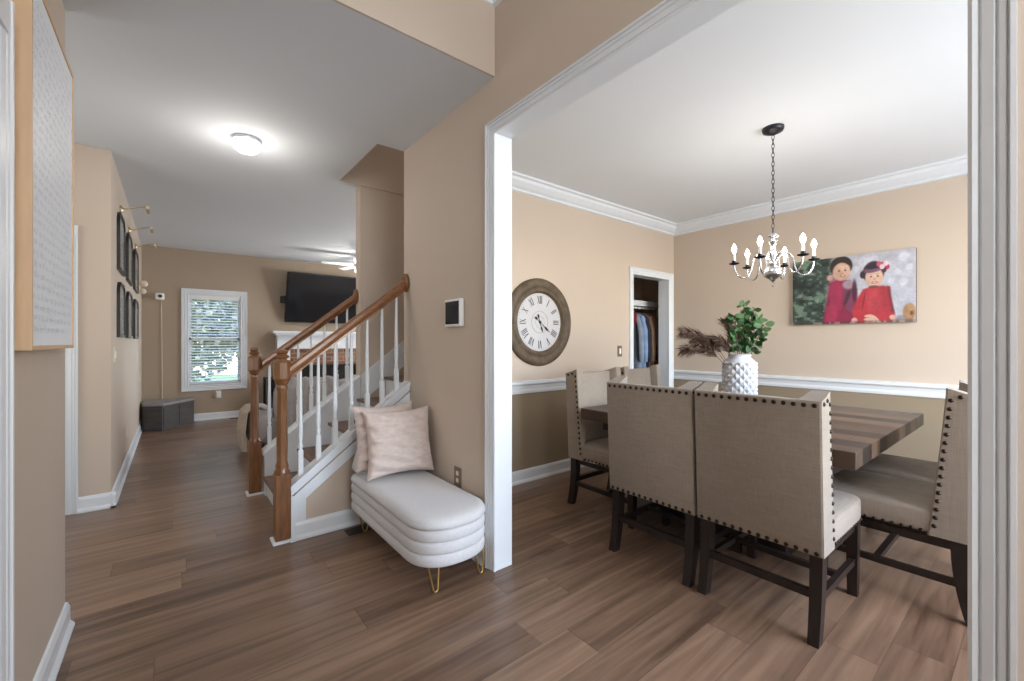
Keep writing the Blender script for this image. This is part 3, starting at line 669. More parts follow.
for rr in (.10, .055):
    for a in range(48):
        t0, t1 = R(7.5 * a), R(7.5 * (a + (1 if rr == .10 else .6))); stroke(m, (rr * math.cos(t0), rr * math.sin(t0)), (rr * math.cos(t1), rr * math.sin(t1)), .0018, .016)
m.build('minute_track', M['dialink'], ck)
def hand(name, deg, L, w, yy):
    a = R(90 - deg); d = (math.cos(a), math.sin(a)); m = MB()
    stroke(m, (-d[0] * .05, -d[1] * .05), (d[0] * L, d[1] * L), w * .5, yy); stroke(m, (d[0] * L * .5, d[1] * L * .5), (d[0] * L * .82, d[1] * L * .82), w * 1.5, yy + .0002)
    stroke(m, (-d[0] * .075, -d[1] * .075), (-d[0] * .045, -d[1] * .045), w * 1.7, yy + .0002); m.build(name, M['black'], ck)
hand('hour_hand', 160, .10, .012, .019); hand('minute_hand', 127, .15, .011, .022)
disc([(.012, .016), (.012, .026), (.001, .028)], 16).build('hub', M['black'], ck)

# canvas photograph -----------------------------------------------------
art = thing('canvas_picture', 'wide canvas photograph of two children in red on the dining room wall', 'picture', (XP, 1.14, 1.735))
AY0, AY1, AZ0, AZ1, AX = 1.593, .686, 1.42, 2.045, XP - .035
NU, NV = 210, 146
U, V = np.meshgrid(np.linspace(0, 1, NU + 1), np.linspace(0, 1, NV + 1))
U = U / (1.2 - .2 * U)      # the sketch of the print is spaced slightly wider at its right side
rng = np.random.RandomState(3)
def vnoise(fx, fy, seed):
    g = np.random.RandomState(seed).rand(fy + 2, fx + 2); x = U * fx; y = V * fy; i = np.floor(x).astype(int); j = np.floor(y).astype(int); a = x - i; b = y - j
    a = a * a * (3 - 2 * a); b = b * b * (3 - 2 * b)
    return (g[j, i] * (1 - a) + g[j, i + 1] * a) * (1 - b) + (g[j + 1, i] * (1 - a) + g[j + 1, i + 1] * a) * b
img = np.zeros((NV + 1, NU + 1, 3))
def mixc(mask, col): 
    global img
    mask = np.clip(mask, 0, 1)[..., None]; img = img * (1 - mask) + np.array(col, float) * mask
def ell(cx, cy, rx, ry, soft_=.15, rot=0):
    dx, dy = (U - cx) * 1.45, (V - cy); c_, s_ = math.cos(rot), math.sin(rot); a = (dx * c_ + dy * s_) / (rx * 1.45); b = (-dx * s_ + dy * c_) / ry
    return np.clip((1 - np.sqrt(a * a + b * b)) / soft_ + .5, 0, 1)
def poly(pts, soft_=.012):
    ins = np.zeros_like(U, bool); n = len(pts); dist = np.full_like(U, 9.)
    for k in range(n):
        x1, y1 = pts[k]; x2, y2 = pts[(k + 1) % n]
        cond = ((y1 > V) != (y2 > V)); xi = (x2 - x1) * (V - y1) / ((y2 - y1) if abs(y2 - y1) > 1e-9 else 1e-9) + x1; ins ^= (cond & (U < xi))
        ex, ey = x2 - x1, y2 - y1; tt = np.clip(((U - x1) * ex + (V - y1) * ey) / (ex * ex + ey * ey + 1e-12), 0, 1); dist = np.minimum(dist, np.hypot(U - x1 - tt * ex, V - y1 - tt * ey))
    return np.clip(np.where(ins, dist, -dist) / soft_ + .5, 0, 1)
img[:] = (186, 186, 198); mixc(vnoise(5, 4, 1) * .8 - .1, (206, 208, 220)); mixc((V > .5) * (V - .5) * .8, (172, 178, 192))
for cx_, cy_, r_ in ((.58, .12, .055), (.66, .1, .04), (.9, .1, .045), (.77, .2, .03), (.85, .3, .03), (.95, .25, .03), (.52, .2, .03), (.8, .42, .03), (.9, .45, .035)): mixc(ell(cx_, cy_, r_, r_ * 1.45, .5) * .55, (226, 228, 240))
mixc(np.clip((.40 - U) / .12, 0, 1) * .8, (128, 140, 132)); mixc(np.clip((.31 + .05 * (vnoise(3, 9, 5) - .5) - U) / .05, 0, 1), (54, 68, 62))
n1 = vnoise(30, 22, 7) * vnoise(14, 11, 8); dk = np.clip((.33 - U) / .04, 0, 1); mixc(dk * np.clip((n1 - .30) * 5, 0, 1) * .9, (112, 138, 118)); mixc(dk * np.clip((.14 - n1) * 8, 0, 1) * .9, (24, 34, 34))
mixc(dk * np.clip((vnoise(40, 30, 17) - .75) * 6, 0, 1) * .6, (150, 168, 150))
SK = (206, 166, 142)
mixc(poly([(.30, .38), (.36, .34), (.47, .36), (.52, .5), (.54, 1), (.24, 1), (.27, .7)], .02), (134, 34, 66)); mixc(ell(.35, .55, .06, .28, .6) * .6, (176, 52, 88)); mixc(ell(.31, .86, .05, .16, .6) * .5, (196, 60, 96))
mixc(poly([(.40, .37), (.47, .38), (.50, .55), (.49, .85), (.43, .8), (.41, .55)], .02) * .8, (118, 66, 92)); mixc(ell(.455, .42, .05, .07, .5) * .7, (196, 186, 192)); mixc(ell(.50, .52, .02, .16, .5) * .8, (58, 30, 48)); mixc(ell(.44, .62, .018, .12, .5, .3) * .7, (60, 36, 54))
mixc(ell(.392, .145, .092, .15, .12), (46, 38, 36)); mixc(ell(.30, .30, .022, .045, .4), SK); mixc(ell(.395, .225, .072, .135, .12), SK); mixc(ell(.41, .175, .055, .05, .7) * .5, (226, 188, 166)); mixc(ell(.44, .25, .03, .05, .6) * .5, (222, 176, 158))
for ex in (.375, .425): mixc(ell(ex, .208, .009, .013, .6) * .8, (72, 52, 48)); mixc(ell(ex, .176, .014, .005, .6) * .35, (110, 80, 68))
mixc(ell(.403, .25, .008, .014, .6) * .5, (176, 126, 108)); mixc(ell(.405, .288, .022, .012, .4), (170, 84, 84)); mixc(ell(.405, .285, .014, .005, .4), (232, 220, 214))
mixc(poly([(.53, .62), (.57, .51), (.64, .48), (.73, .48), (.785, .50), (.80, .66), (.83, .92), (.80, 1), (.52, 1), (.48, .84)], .02), (176, 50, 62)); mixc(ell(.66, .66, .06, .2, .8) * .5, (198, 74, 84)); mixc(poly([(.49, .75), (.56, .6), (.60, .75), (.56, .98), (.50, .95)], .03) * .6, (188, 50, 60)); mixc(ell(.575, .68, .006, .14, .5, .15) * .7, (104, 26, 44)); mixc(poly([(.765, .48), (.79, .5), (.80, .66), (.83, .88), (.80, .84), (.78, .66)], .015) * .8, (112, 40, 58))
mixc(ell(.655, .28, .088, .16, .15), (60, 46, 52)); mixc(ell(.57, .30, .026, .055, .3), (44, 34, 44)); mixc(ell(.66, .35, .072, .145, .12), (214, 174, 152)); mixc(ell(.67, .31, .05, .05, .7) * .5, (230, 194, 176))
mixc(ell(.655, .235, .082, .045, .3, -.18), (120, 84, 108)); mixc(ell(.66, .19, .07, .04, .4, -.15), (44, 34, 48))
for bx, by, bc in ((.735, .18, (196, 56, 88)), (.70, .17, (206, 90, 112)), (.765, .22, (190, 60, 92)), (.74, .26, (70, 40, 60)), (.725, .21, (236, 206, 214)), (.755, .17, (238, 214, 220))): mixc(ell(bx, by, .021, .038, .3), bc)
for ex in (.635, .69): mixc(ell(ex, .338, .009, .012, .6) * .8, (78, 56, 54)); mixc(ell(ex, .306, .014, .005, .6) * .3, (120, 86, 76))
mixc(ell(.662, .375, .009, .014, .6) * .5, (182, 130, 114)); mixc(ell(.664, .425, .027, .017, .4), (182, 110, 106)); mixc(ell(.664, .422, .015, .006, .5) * .8, (232, 216, 208))
mixc(ell(.655, .485, .04, .02, .4) * .8, (90, 50, 56))
for k, (hx, hy, hr) in enumerate(((.62, .90, .0), (.645, .915, .25), (.66, .94, .35), (.67, .965, .4), (.615, .95, .1))): mixc(ell(hx, hy, .040, .022, .3, hr), (218, 178, 158))
mixc(ell(.50, .955, .024, .04, .3), (216, 170, 156)); mixc(ell(.81, .93, .026, .035, .3, .6), (214, 170, 152))
mixc(ell(.945, .87, .052, .12, .3), (166, 126, 88)); mixc(ell(.96, .80, .03, .05, .4) * .8, (190, 148, 100)); mixc(ell(.965, .88, .014, .03, .4), (112, 76, 52)); mixc(ell(.88, .97, .05, .07, .5) * .8, (132, 120, 120))
mixc(np.clip((V - .95) / .03, 0, 1) * .5, (70, 56, 50)); mixc((vnoise(40, 4, 23) > .6) * np.clip((V - .955) / .03, 0, 1) * .6, (190, 170, 150))
img = np.clip(img * (.84 + .08 * vnoise(70, 50, 31)[..., None] + .12 * vnoise(18, 12, 32)[..., None]) + 4, 0, 255)
lc = img / 255; lc = np.where(lc <= .04045, lc / 12.92, ((lc + .055) / 1.055) ** 2.4)
m = MB(); m.grid(lambda u, v: (AX, AY0 + (AY1 - AY0) * u, AZ1 - (AZ1 - AZ0) * v), NU, NV)
po = m.build('print', M['print'], art)
at = po.data.color_attributes.new('print_colour', 'FLOAT_COLOR', 'POINT')
at.data.foreach_set('color', np.concatenate([lc.reshape(-1, 3), np.ones(((NU + 1) * (NV + 1), 1))], 1).astype(np.float32).ravel())
MB().bbox((AX + .0006, AY1, AZ0), (XP, AY0, AZ1), .002).build('canvas_edge', mat('canvas_edge', (78, 66, 60), .7), art)

# switches, outlets, thermostat --------------------------------------------
def plate(name, label, loc, nrm, w, h, matn='plastic', kind='switch', cat='light switch', group=None):
    """flat wall plate; nrm is '-y','+x','-x'"""
    t = thing(name, label, cat, loc, group=group); x, y, z = loc
    def B(a, b, d0, d1, za, zb):
        if nrm == '-y': return ((x + a, y - d1, z + za), (x + b, y - d0, z + zb))
        if nrm == '-x': return ((x - d1, y + a, z + za), (x - d0, y + b, z + zb))
        return ((x + d0, y + a, z + za), (x + d1, y + b, z + zb))
    p, q = B(-w / 2, w / 2, 0, .006, -h / 2, h / 2); MB().bbox(p, q, .002).build('plate', M[matn], t)
    if kind == 'switch': p, q = B(-.014, .014, .006, .013, -.03, .03); MB().bbox(p, q, .002).build('rocker', M['plastic'], t)
    else:
        for s in (-1, 1): p, q = B(-.014, .014, .006, .0085, s * .022 - .013, s * .022 + .013); MB().bbox(p, q, .001).build('socket', M['black' if matn == 'vent' else 'cream'], t)
    return t
plate('light_switch', 'light switch on the dining wall between the clock and the closet doorway', (3.822, YC, 1.151), '-y', .075, .12, 'tanplate')
plate('light_switch', 'light switch on the left hall wall below the black frames', (XL, 4.62, 1.15), '+x', .075, .12, 'cream')
plate('power_outlet', 'power outlet low on the wall above the bench seat', (XW, 2.262, .42), '-x', .08, .12, 'tanplate', 'outlet', 'outlet')
plate('power_outlet', 'power outlet low on the left hall wall before the corner cabinet', (XL, 5.75, .36), '+x', .08, .12, 'cream', 'outlet', 'outlet')
pw = plate('power_outlet', 'power outlet with white adapter under the far window', (.575, YF, .40), '-y', .075, .12, 'plastic', 'outlet', 'outlet')
MB().bbox((.545, YF - .05, .35), (.60, YF - .009, .44), .006).build('plug_adapter', M['plastic'], pw)
th = thing('thermostat', 'square white framed panel with a dark screen on the wall above the bench', 'thermostat', (XW, 2.285, 1.43))
MB().bbox((XW - .03, 2.19, 1.345), (XW, 2.38, 1.515), .008, 3).build('housing', M['plastic'], th, 50)
MB().bbox((XW - .0325, 2.205, 1.36), (XW - .029, 2.365, 1.50), .001).build('screen', M['screen'], th)

# writing board on the left wall ---------------------------------------------
bo = thing('writing_board', 'tall birch framed board covered in pale handwriting on the left wall', 'board', (XL, 2.22, 1.8))
by0, by1, bz0, bz1, bx = 1.875, 2.555, 1.225, 2.37, XL + .042
m = MB().box((XL, by0, bz0), (bx, by0 + .012, bz1)).box((XL, by1 - .012, bz0), (bx, by1, bz1)).box((XL, by0 + .012, bz0), (bx, by1 - .012, bz0 + .014)).box((XL, by0 + .012, bz1 - .014), (bx, by1 - .012, bz1))
m.build('frame', M['birch'], bo)
MB().box((XL + .001, by0 + .01, bz0 + .012), (bx - .004, by1 - .01, bz1 - .012)).build('panel', M['paper'], bo)
m = MB(); rr = random.Random(9); z = bz1 - .075; row = 0
while z > bz0 + .06:
    yy = by1 - .04 - rr.random() * .02; yend = by0 + .04 + (rr.random() ** 2) * .22
    yy = by0 + .03 + rr.random() * .02; yend = by1 - .03 - (rr.random() ** 2) * .15
    while yy < yend:
        wl = rr.uniform(.025, .07); n = max(4, int(wl / .0045)); pts = []
        ph = rr.random() * 6
        for k in range(n):
            pts.append((yy + wl * k / n, z + .0075 * math.sin(ph + k * 1.55) * (.5 + rr.random()) + (.008 if rr.random() < .14 else 0)))
        for p, q in zip(pts, pts[1:]):
            d = Vector((q[0] - p[0], q[1] - p[1])); nn = Vector((-d.y, d.x)).normalized() * .0010; X = bx - .0036
            m.add([(X, p[0] + nn.x, p[1] + nn.y), (X, p[0] - nn.x, p[1] - nn.y), (X, q[0] - nn.x, q[1] - nn.y), (X, q[0] + nn.x, q[1] + nn.y)], [(0, 1, 2, 3)])
        yy += wl + .014
    z -= .0335; row += 1
m.build('handwriting', M['ink'], bo)

# black arched frames with picture lights -------------------------------------
M['photo'] = mat('framed_print', (150, 150, 148), .15, var=.45, scale=5)
pos = ('nearest to the camera', 'in the middle', 'nearest to the far corner')
ys = ((4.83, 5.36), (5.70, 6.28), (6.66, 7.30))
def arch(y0, y1, z0, z1, r, inset=0, n=6):
    y0 += inset; y1 -= inset; z0 += inset; z1 -= inset; r = max(.01, r - inset)
    p = [(y0, z0), (y1, z0)]
    for cy_, a0 in ((y1 - r, 0), (y0 + r, 90)):
        for k in range(n + 1): a = R(a0 + 90 * k / n); p.append((cy_ + r * math.cos(a), z1 - r + r * math.sin(a)))
    return p
for i, (a, b) in enumerate(ys):
    for j, (z0, z1) in enumerate(((1.86, 2.36), (1.29, 1.765))):
        z0 = z0 + (.0 if j else .005 * i)
        f = thing('framed_picture', 'black arched picture frame, %s row, %s' % ('lower' if j else 'upper', pos[i]), 'picture frame', (XL, (a + b) / 2, (z0 + z1) / 2), group='black arched frames on the hall wall')
        o_, i_ = arch(a, b, z0, z1, .12), arch(a, b, z0, z1, .12, .022); n = len(o_)
        x0, x1 = XL, XL + .022
        v = [(x0, p[0], p[1]) for p in o_] + [(x1, p[0], p[1]) for p in o_] + [(x1, p[0], p[1]) for p in i_] + [(x0 + .01, p[0], p[1]) for p in i_]
        fc = []
        for k in range(n):
            l = (k + 1) % n
            for q in range(3): fc.append((q * n + k, q * n + l, (q + 1) * n + l, (q + 1) * n + k))
        MB().add(v, fc).build('frame', M['black'], f)
        MB().prism([(p[0], p[1]) for p in i_], 'X', XL + .002, XL + .014).build('print', M['photo'], f)
    c0 = (a + b) / 2; zz = 2.42
    l = thing('picture_light', 'brass arm picture light above the upper black frame %s' % pos[i], 'picture light', (XL, c0, zz), group='brass picture lights')
    MB().lathe([(.035, 0), (.035, .012), (.02, .02), (.012, .03)], (XL, c0, zz), 16, axis=Matrix.Rotation(R(90), 3, 'Y')).build('wall_mount', M['brass'], l, 50)
    MB().tube([(XL + .02 + .17 * math.sin(q * PI / 20), c0, zz + .055 * math.sin(q * PI / 14)) for q in range(11)], .006, 8).build('arm', M['brass'], l, 60)
    MB().tube([(XL + .19, c0 - .10, zz + .03), (XL + .19, c0 + .10, zz + .03)], .014, 12).build('lamp_shade', M['brass'], l, 50)
# corner fittings
s = thing('wall_spotlight', 'small cream two-headed fitting high on the wall near the far left corner', 'fixture', (XL, 7.55, 1.98))
MB().bbox((XL, 7.51, 1.93), (XL + .02, 7.59, 2.03), .005).build('wall_mount', M['cream'], s)
MB().sphere((XL + .06, 7.55, 2.03), .045).build('lamp_head', M['cream'], s, True); MB().sphere((XL + .05, 7.55, 1.93), .038).build('lamp_head', M['cream'], s, True)
s = thing('security_camera', 'small white camera with a dark lens on the far wall, its cord hanging down', 'camera', (-.16, YF, 1.93))
MB().bbox((-.215, YF - .10, 1.885), (-.105, YF, 1.99), .02, 3).build('body', M['plastic'], s, 50)
MB().lathe([(.024, 0), (.024, .006), (.001, .008)], (-.155, YF - .10, 1.94), 16, axis=RX).build('lens', M['black'], s)
MB().tube([(-.14, YF - .012, 1.89), (-.135, YF - .012, 1.2), (-.13, YF - .012, .36)], .004, 6).build('cord', M['cream'], s)
# corner cabinet
cb = thing('corner_cabinet', 'low charcoal corner bench cabinet with a grey top in the far left corner', 'cabinet', (-.1, 8.1, 0))
def cab(o=0, lo=0, hi=.35, e=0): return MB().prism([(XL + .032, 7.86 - o), (-.124 + o * .5, 7.74 - o), (.253 + o, 8.29 - o), (.253 + o, YF - .032), (XL + .032, YF - .032)], 'Z', lo, hi)
cab().build('body', M['greycab'], cb); cab(.015, .35, .38).build('top', M['greytop'], cb)
def panel(a, b, t0, t1, z0, z1, d=.006):
    a, b = Vector(a), Vector(b); dr = (b - a); nn = Vector((dr.y, -dr.x)).normalized(); p, q = a + dr * t0, a + dr * t1
    v = [(p.x, p.y, z0), (q.x, q.y, z0), (q.x, q.y, z1), (p.x, p.y, z1)]; w = [(x + nn.x * d, y + nn.y * d, z) for x, y, z in v]
    return MB().add(v + w, [(0, 1, 2, 3), (4, 5, 6, 7), (0, 1, 5, 4), (1, 2, 6, 5), (2, 3, 7, 6), (3, 0, 4, 7)])
for p in (((XL + .032, 7.86), (-.124, 7.74), .06, .94), ((-.124, 7.74), (.253, 8.29), .04, .49), ((-.124, 7.74), (.253, 8.29), .51, .96)):
    panel(p[0], p[1], p[2], p[3], .03, .32).build('door_panel', M['greycab'], cb)

# ceiling light in the hall -------------------------------------------------
cl2 = thing('ceiling_light', 'round flush ceiling light with a lit white bowl in the hall', 'ceiling light', (.41, 3.56, CH))
MB().lathe([(.085, CH), (.088, CH - .015), (.08, CH - .03)], (.41, 3.56, 0), 32).build('base', M['nickel'], cl2, 50)
MB().lathe([(.086, CH - .022), (.092, CH - .04), (.086, CH - .065), (.06, CH - .088), (.001, CH - .097)], (.41, 3.56, 0), 32).build('bowl', M['globe'], cl2, 60)
pl = point('bowl_light', (0, 0, -.30), 5.5, (1, .95, .88), .09); pl.parent = cl2
# smoke-free ceiling fan, partly seen behind the stair wall
FX, FY = 2.45, 7.15
fn = thing('ceiling_fan', 'white ceiling fan with a lit globe in the living room, partly behind the stair wall', 'ceiling fan', (FX, FY, CH))
MB().lathe([(.07, CH), (.07, CH - .03), (.02, CH - .04), (.015, CH - .12), (.09, CH - .13), (.10, CH - .2), (.06, CH - .22)], (FX, FY, 0), 24).build('motor', M['plastic'], fn, 50)
MB().lathe([(.05, CH - .22), (.085, CH - .24), (.09, CH - .28), (.06, CH - .32), (.001, CH - .335)], (FX, FY, 0), 24).build('globe', M['globe'], fn, 60)
for k in range(5):
    a = 2 * PI * k / 5 + .55; dx, dy = math.cos(a), math.sin(a); z = CH - .17
    v = []
    for (r, w, h) in ((.10, .04, 0), (.2, .055, 0), (.4, .07, 0), (.55, .07, 0), (.6, .05, 0)):
        for s in (-1, 1): v.append((FX + dx * r - dy * w * s, FY + dy * r + dx * w * s, z + s * .008))
    n = len(v); v += [(p[0], p[1], p[2] - .006) for p in v]
    f = []
    for q in range(0, n - 2, 2): f += [(q, q + 1, q + 3, q + 2), (n + q, n + q + 1, n + q + 3, n + q + 2), (q, q + 2, n + q + 2, n + q), (q + 1, q + 3, n + q + 3, n + q + 1)]
    f += [(0, 1, n + 1, n), (n - 2, n - 1, 2 * n - 1, 2 * n - 2)]
    MB().add(v, f).build('blade', M['plastic'], fn)
pl = point('fan_light', (0, 0, -.40), 22, (1, .95, .88), .09); pl.parent = fn

# television, fireplace -------------------------------------------------------
tv = thing('television', 'large black television tilted down above the white fireplace mantel', 'television', (2.25, YF, 2.05))
ty, tz = 8.20, 2.03; TA = R(17)
def tilt(p): x, y_, z_ = p; dy = y_; return (x, ty + dy * math.cos(TA) - z_ * math.sin(TA), tz + z_ * math.cos(TA) + dy * math.sin(TA))
def tbox(a, b, r=.005):
    m = MB().bbox(a, b, r); m.v = [tilt(p) for p in m.v]; return m
tbox((1.525, -.03, -.445), (2.98, .03, .445), .008).build('housing', M['black'], tv); tbox((1.54, -.034, -.43), (2.965, -.029, .43), .001).build('screen', M['screen'], tv)
MB().box((2.1, 8.22, 1.93), (2.4, YF - .001, 2.13)).build('wall_bracket', M['black'], tv)
MB().bbox((1.46, 8.24, 1.93), (1.55, 8.34, 2.05), .01).build('side_speaker', M['black'], tv)
fp = thing('fireplace', 'white mantel fireplace surround with red brick facing and black firebox', 'fireplace', (2.3, YF, 0))
m = MB().box((1.32, 8.12, 1.40), (3.3, YF, 1.44)).box((1.36, 8.15, 1.365), (3.26, YF, 1.40)).build('mantel_shelf', M['trim'], fp)
m = MB().box((1.40, 8.24, .1401), (1.60, YF, 1.129)).box((3.02, 8.24, .1401), (3.2, YF, 1.129)).box((1.40, 8.24, 1.13), (3.2, YF, 1.3645)).box((1.385, 8.23, 0), (1.598, YF, .14)).box((3.021, 8.23, 0), (3.22, YF, .14))
m.build('surround', M['trim'], fp)
MB().box((1.6, 8.27, 0), (1.80, YF, 1.13)).box((2.82, 8.27, 0), (3.02, YF, 1.13)).box((1.8, 8.27, .84), (2.82, YF, 1.13)).build('brick_facing', M['brick'], fp)
MB().box((1.8, 8.36, 0), (2.82, 8.395, .84)).build('firebox', M['black'], fp)
MB().box((1.8, 8.26, .80), (2.82, 8.28, .84)).box((1.8, 8.26, .02), (1.83, 8.28, .84)).box((2.79, 8.26, .02), (2.82, 8.28, .84)).box((2.30, 8.26, .02), (2.33, 8.28, .84)).build('screen_frame', M['black'], fp)
MB().box((1.45, 7.95, 0), (3.2, 8.229, .04)).build('hearth', M['brick'], fp)
lg = thing('log_rack', 'black iron rack standing left of the fireplace surround', 'rack', (1.275, 8.2, 0))
m = MB()
for xx in (1.21, 1.34):
    m.tube([(xx, 8.1, 0), (xx, 8.1, .66)], .012, 8); m.tube([(xx, 8.3, 0), (xx, 8.3, .66)], .012, 8)
for zz in (.06, .64): m.tube([(1.21, 8.1, zz), (1.34, 8.1, zz), (1.34, 8.3, zz), (1.21, 8.3, zz)], .01, 8, closed=True)
m.build('frame', M['black'], lg); MB().bbox((1.222, 8.112, .1), (1.328, 8.288, .62), .01).build('canvas_sling', M['black'], lg)

# sofa ---------------------------------------------------------------------
so = thing('sofa', 'grey sofa with a rounded arm seen between the stair balusters', 'sofa', (1.5, 5.75, 0))
soft((1.52, 5.72, .27), (.86, .42, .16), .3).build('seat_base', M['sofa'], so, 80)
soft((1.62, 5.42, .52), (.74, .14, .28), .4, fn=lambda p: (p[0], p[1], p[2] + (.015 * math.sin(p[0] * 22) if p[2] > .6 else 0))).build('backrest', M['throw'], so, 80)
soft((.78, 5.72, .30), (.13, .40, .22), .6).build('arm', M['throw'], so, 80)
soft((2.32, 5.72, .32), (.12, .40, .24), .5).build('arm', M['sofa'], so, 80)
for xx, yy in ((.76, 5.36), (.76, 6.06), (2.3, 5.36), (2.3, 6.06)): MB().lathe([(.02, 0), (.028, .13)], (xx, yy, 0), 12).build('leg', M['darkwood'], so)
def drape(name, label, x0, x1, y0, y1, zt, drop, m_, side=-1, seed=1):
    r_ = random.Random(seed); ph = r_.random() * 6; mb = MB(); W_ = x1 - x0; nn = 26
    path = [(x0, .02), (x0 - .015, zt * .5), (x0 + .01, zt - .06), (x0 + .06, zt), (x1 - .04, zt + .005), (x1, zt - .03)]
    def fnn(u, v):
        s_ = v * (len(path) - 1); k = min(int(s_), len(path) - 2); q = s_ - k
        x = path[k][0] * (1 - q) + path[k + 1][0] * q; z = path[k][1] * (1 - q) + path[k + 1][1] * q
        w = .022 * math.sin(u * 17 + ph) * (1 - v * .8)
        return (x + w, y0 + (y1 - y0) * u, max(z + .006 * math.sin(u * 23), drop))
    mb.grid(fnn, 34, 30)
    o = mb.build(name, m_, None, 80); sm = o.modifiers.new('thickness', 'SOLIDIFY'); sm.thickness = .012
    return tag(o, label, 'blanket')
drape('throw_blanket', 'cream throw blanket hanging over the near arm of the sofa', .60, .80, 5.42, 5.80, .530, .05, M['beige'], seed=3)
# grey throw over sofa back
mb = MB()
def gb(u, v):
    x = .93 + .62 * u; s_ = v * 3
    if s_ < 1: y_, z_ = 5.265 + .006 * math.sin(u * 30), .18 + s_ * .55
    elif s_ < 2: q = s_ - 1; y_, z_ = 5.265 + .31 * q, .73 + .095 * math.sin(PI * q) ** .5 + .02 * q
    else: q = s_ - 2; y_, z_ = 5.575 + .01 * q, .75 - .22 * q
    return (x, y_ + .012 * math.sin(u * 26), z_ + .008 * math.sin(u * 31))
mb.grid(gb, 50, 30); o = mb.build('throw_blanket', M['throw'], None, 80); o.modifiers.new('thickness', 'SOLIDIFY').thickness = .012
tag(o, 'pale grey throw blanket laid over the sofa back', 'blanket')

# ================================================================== BENCH
bn = thing('storage_bench', 'white rounded channel-tufted bench on gold hairpin legs against the wall', 'bench', (1.1, 2.35, 0))
bx0, bx1, byn, byf = .905, 1.348, 1.805, 2.885
def outline(ins, n=28):
    hw_ = (bx1 - bx0) / 2 - ins; cx = (bx0 + bx1) / 2; r = hw_; p = []
    yn = byn + ins + r * .92
    for k in range(n + 1): a = PI + PI * k / n; p.append((cx + r * math.copysign(abs(math.cos(a)) ** .86, math.cos(a)), yn - r * .92 * abs(math.sin(a)) ** .86))
    rf = .07; yfar = byf - ins
    for (ccx, a0) in ((cx + hw_ - rf, 0), (cx - hw_ + rf, 90)):
        for k in range(5): a = R(a0 + 22.5 * k); p.append((ccx + rf * math.cos(a), yfar - rf + rf * math.sin(a)))
    return p
def loft(rings):
    m = MB(); n = None; v = []
    for z, ins in rings:
        o_ = outline(ins); n = len(o_); v += [(x, y_, z) for x, y_ in o_]
    f = [(k * n + i, k * n + (i + 1) % n, (k + 1) * n + (i + 1) % n, (k + 1) * n + i) for k in range(len(rings) - 1) for i in range(n)]
    f += [tuple(range(n))[::-1], tuple((len(rings) - 1) * n + i for i in range(n))]; return m.add(v, f)
rings = [(.150, .03)]
for k in range(3):
    z0 = .153 + k * .060
    for q in range(9): a = PI * q / 8; rings.append((z0 + .060 * q / 8, .010 - .008 * math.sin(a) ** .6 + (.003 if q in (0, 8) else 0)))
loft(rings).build('base', M['boucle'], bn, 70)
rings = [(.333, .014), (.337, .004), (.348, -.001), (.362, .0), (.376, .008), (.385, .022), (.389, .04), (.391, .06), (.391, .10)]
loft(rings).build('lid', M['boucle'], bn, 70)
soft((1.127, 2.80, .495), (.218, .07, .115), .45, fn=lambda p: (1.127 + (p[0] - 1.127) * (1 - max(0, p[2] - .42) * 2.2), p[1] + (.06 * (p[2] - .4) / .15), p[2])).build('backrest', M['boucle'], bn, 80)
for (lx, ly, sx, sy) in ((1.025, 1.90, -1, -1), (1.30, 1.905, 1, -1), (.99, 2.80, -1, 1), (1.28, 2.80, 1, 1)):
    MB().tube([(lx - .045, ly + .0, .155), (lx - .012, ly, .014), (lx - .006, ly, .004), (lx + .006, ly, .004), (lx + .012, ly, .014), (lx + .03, ly - .02 * sy, .155)], .0045, 8).build('leg', M['gold'], bn, 60)
def cushion(name, label, cx, cy_, cz, w, h, th_, rot, m_, seed, lean):
    t = thing(name, label, 'cushion', (cx, cy_, cz - h / 2 * .9), group='blush cushions on the bench')
    rnd = random.Random(seed); ph = [rnd.random() * 6 for _ in range(8)]
    Rm = Matrix.Rotation(rot, 3, 'Z') @ Matrix.Rotation(lean, 3, 'X')
    for nm, sgn in (('cover', 1), ('cover_back', -1)):
        pass
    mb = MB(); N = 44
    def f(sgn):
        def g(u, v):
            a, b = 2 * u - 1, 2 * v - 1
            k = (1 - abs(a) ** 3.2) * (1 - abs(b) ** 3.2); d = th_ / 2 * max(0, k) ** .42
            x = w / 2 * a * (1 - .11 * (1 - b * b) * abs(a) ** 2); z = h / 2 * b * (1 - .12 * (1 - a * a) * abs(b) ** 2)
            wr = .010 * math.sin(b * 17 + ph[0] + 2.2 * math.sin(a * 2 + ph[1])) * (1 - a) * .6 + .004 * math.sin(a * 9 + b * 13 + ph[2]) + .004 * math.sin(b * 31 + a * 3 + ph[3]) * max(0, -a)
            d = d + wr * min(1, k * 3)
            p = Rm @ Vector((x, sgn * d, z)); return (cx + p.x, cy_ + p.y, cz + p.z)
        return g
    mb.grid(f(1), N, N); mb.grid(f(-1), N, N)
    mb.build('cover', m_, t, 80); return t
cushion('throw_cushion', 'blush square cushion in front, leaning at the back end of the bench', 1.140, 2.60, .610, .44, .43, .16, R(-5), M['pillow'], 4, R(-14))
cushion('throw_cushion', 'blush square cushion mostly hidden behind the front cushion', 1.100, 2.725, .635, .42, .42, .12, R(2), M['pillow'], 8, R(-10))

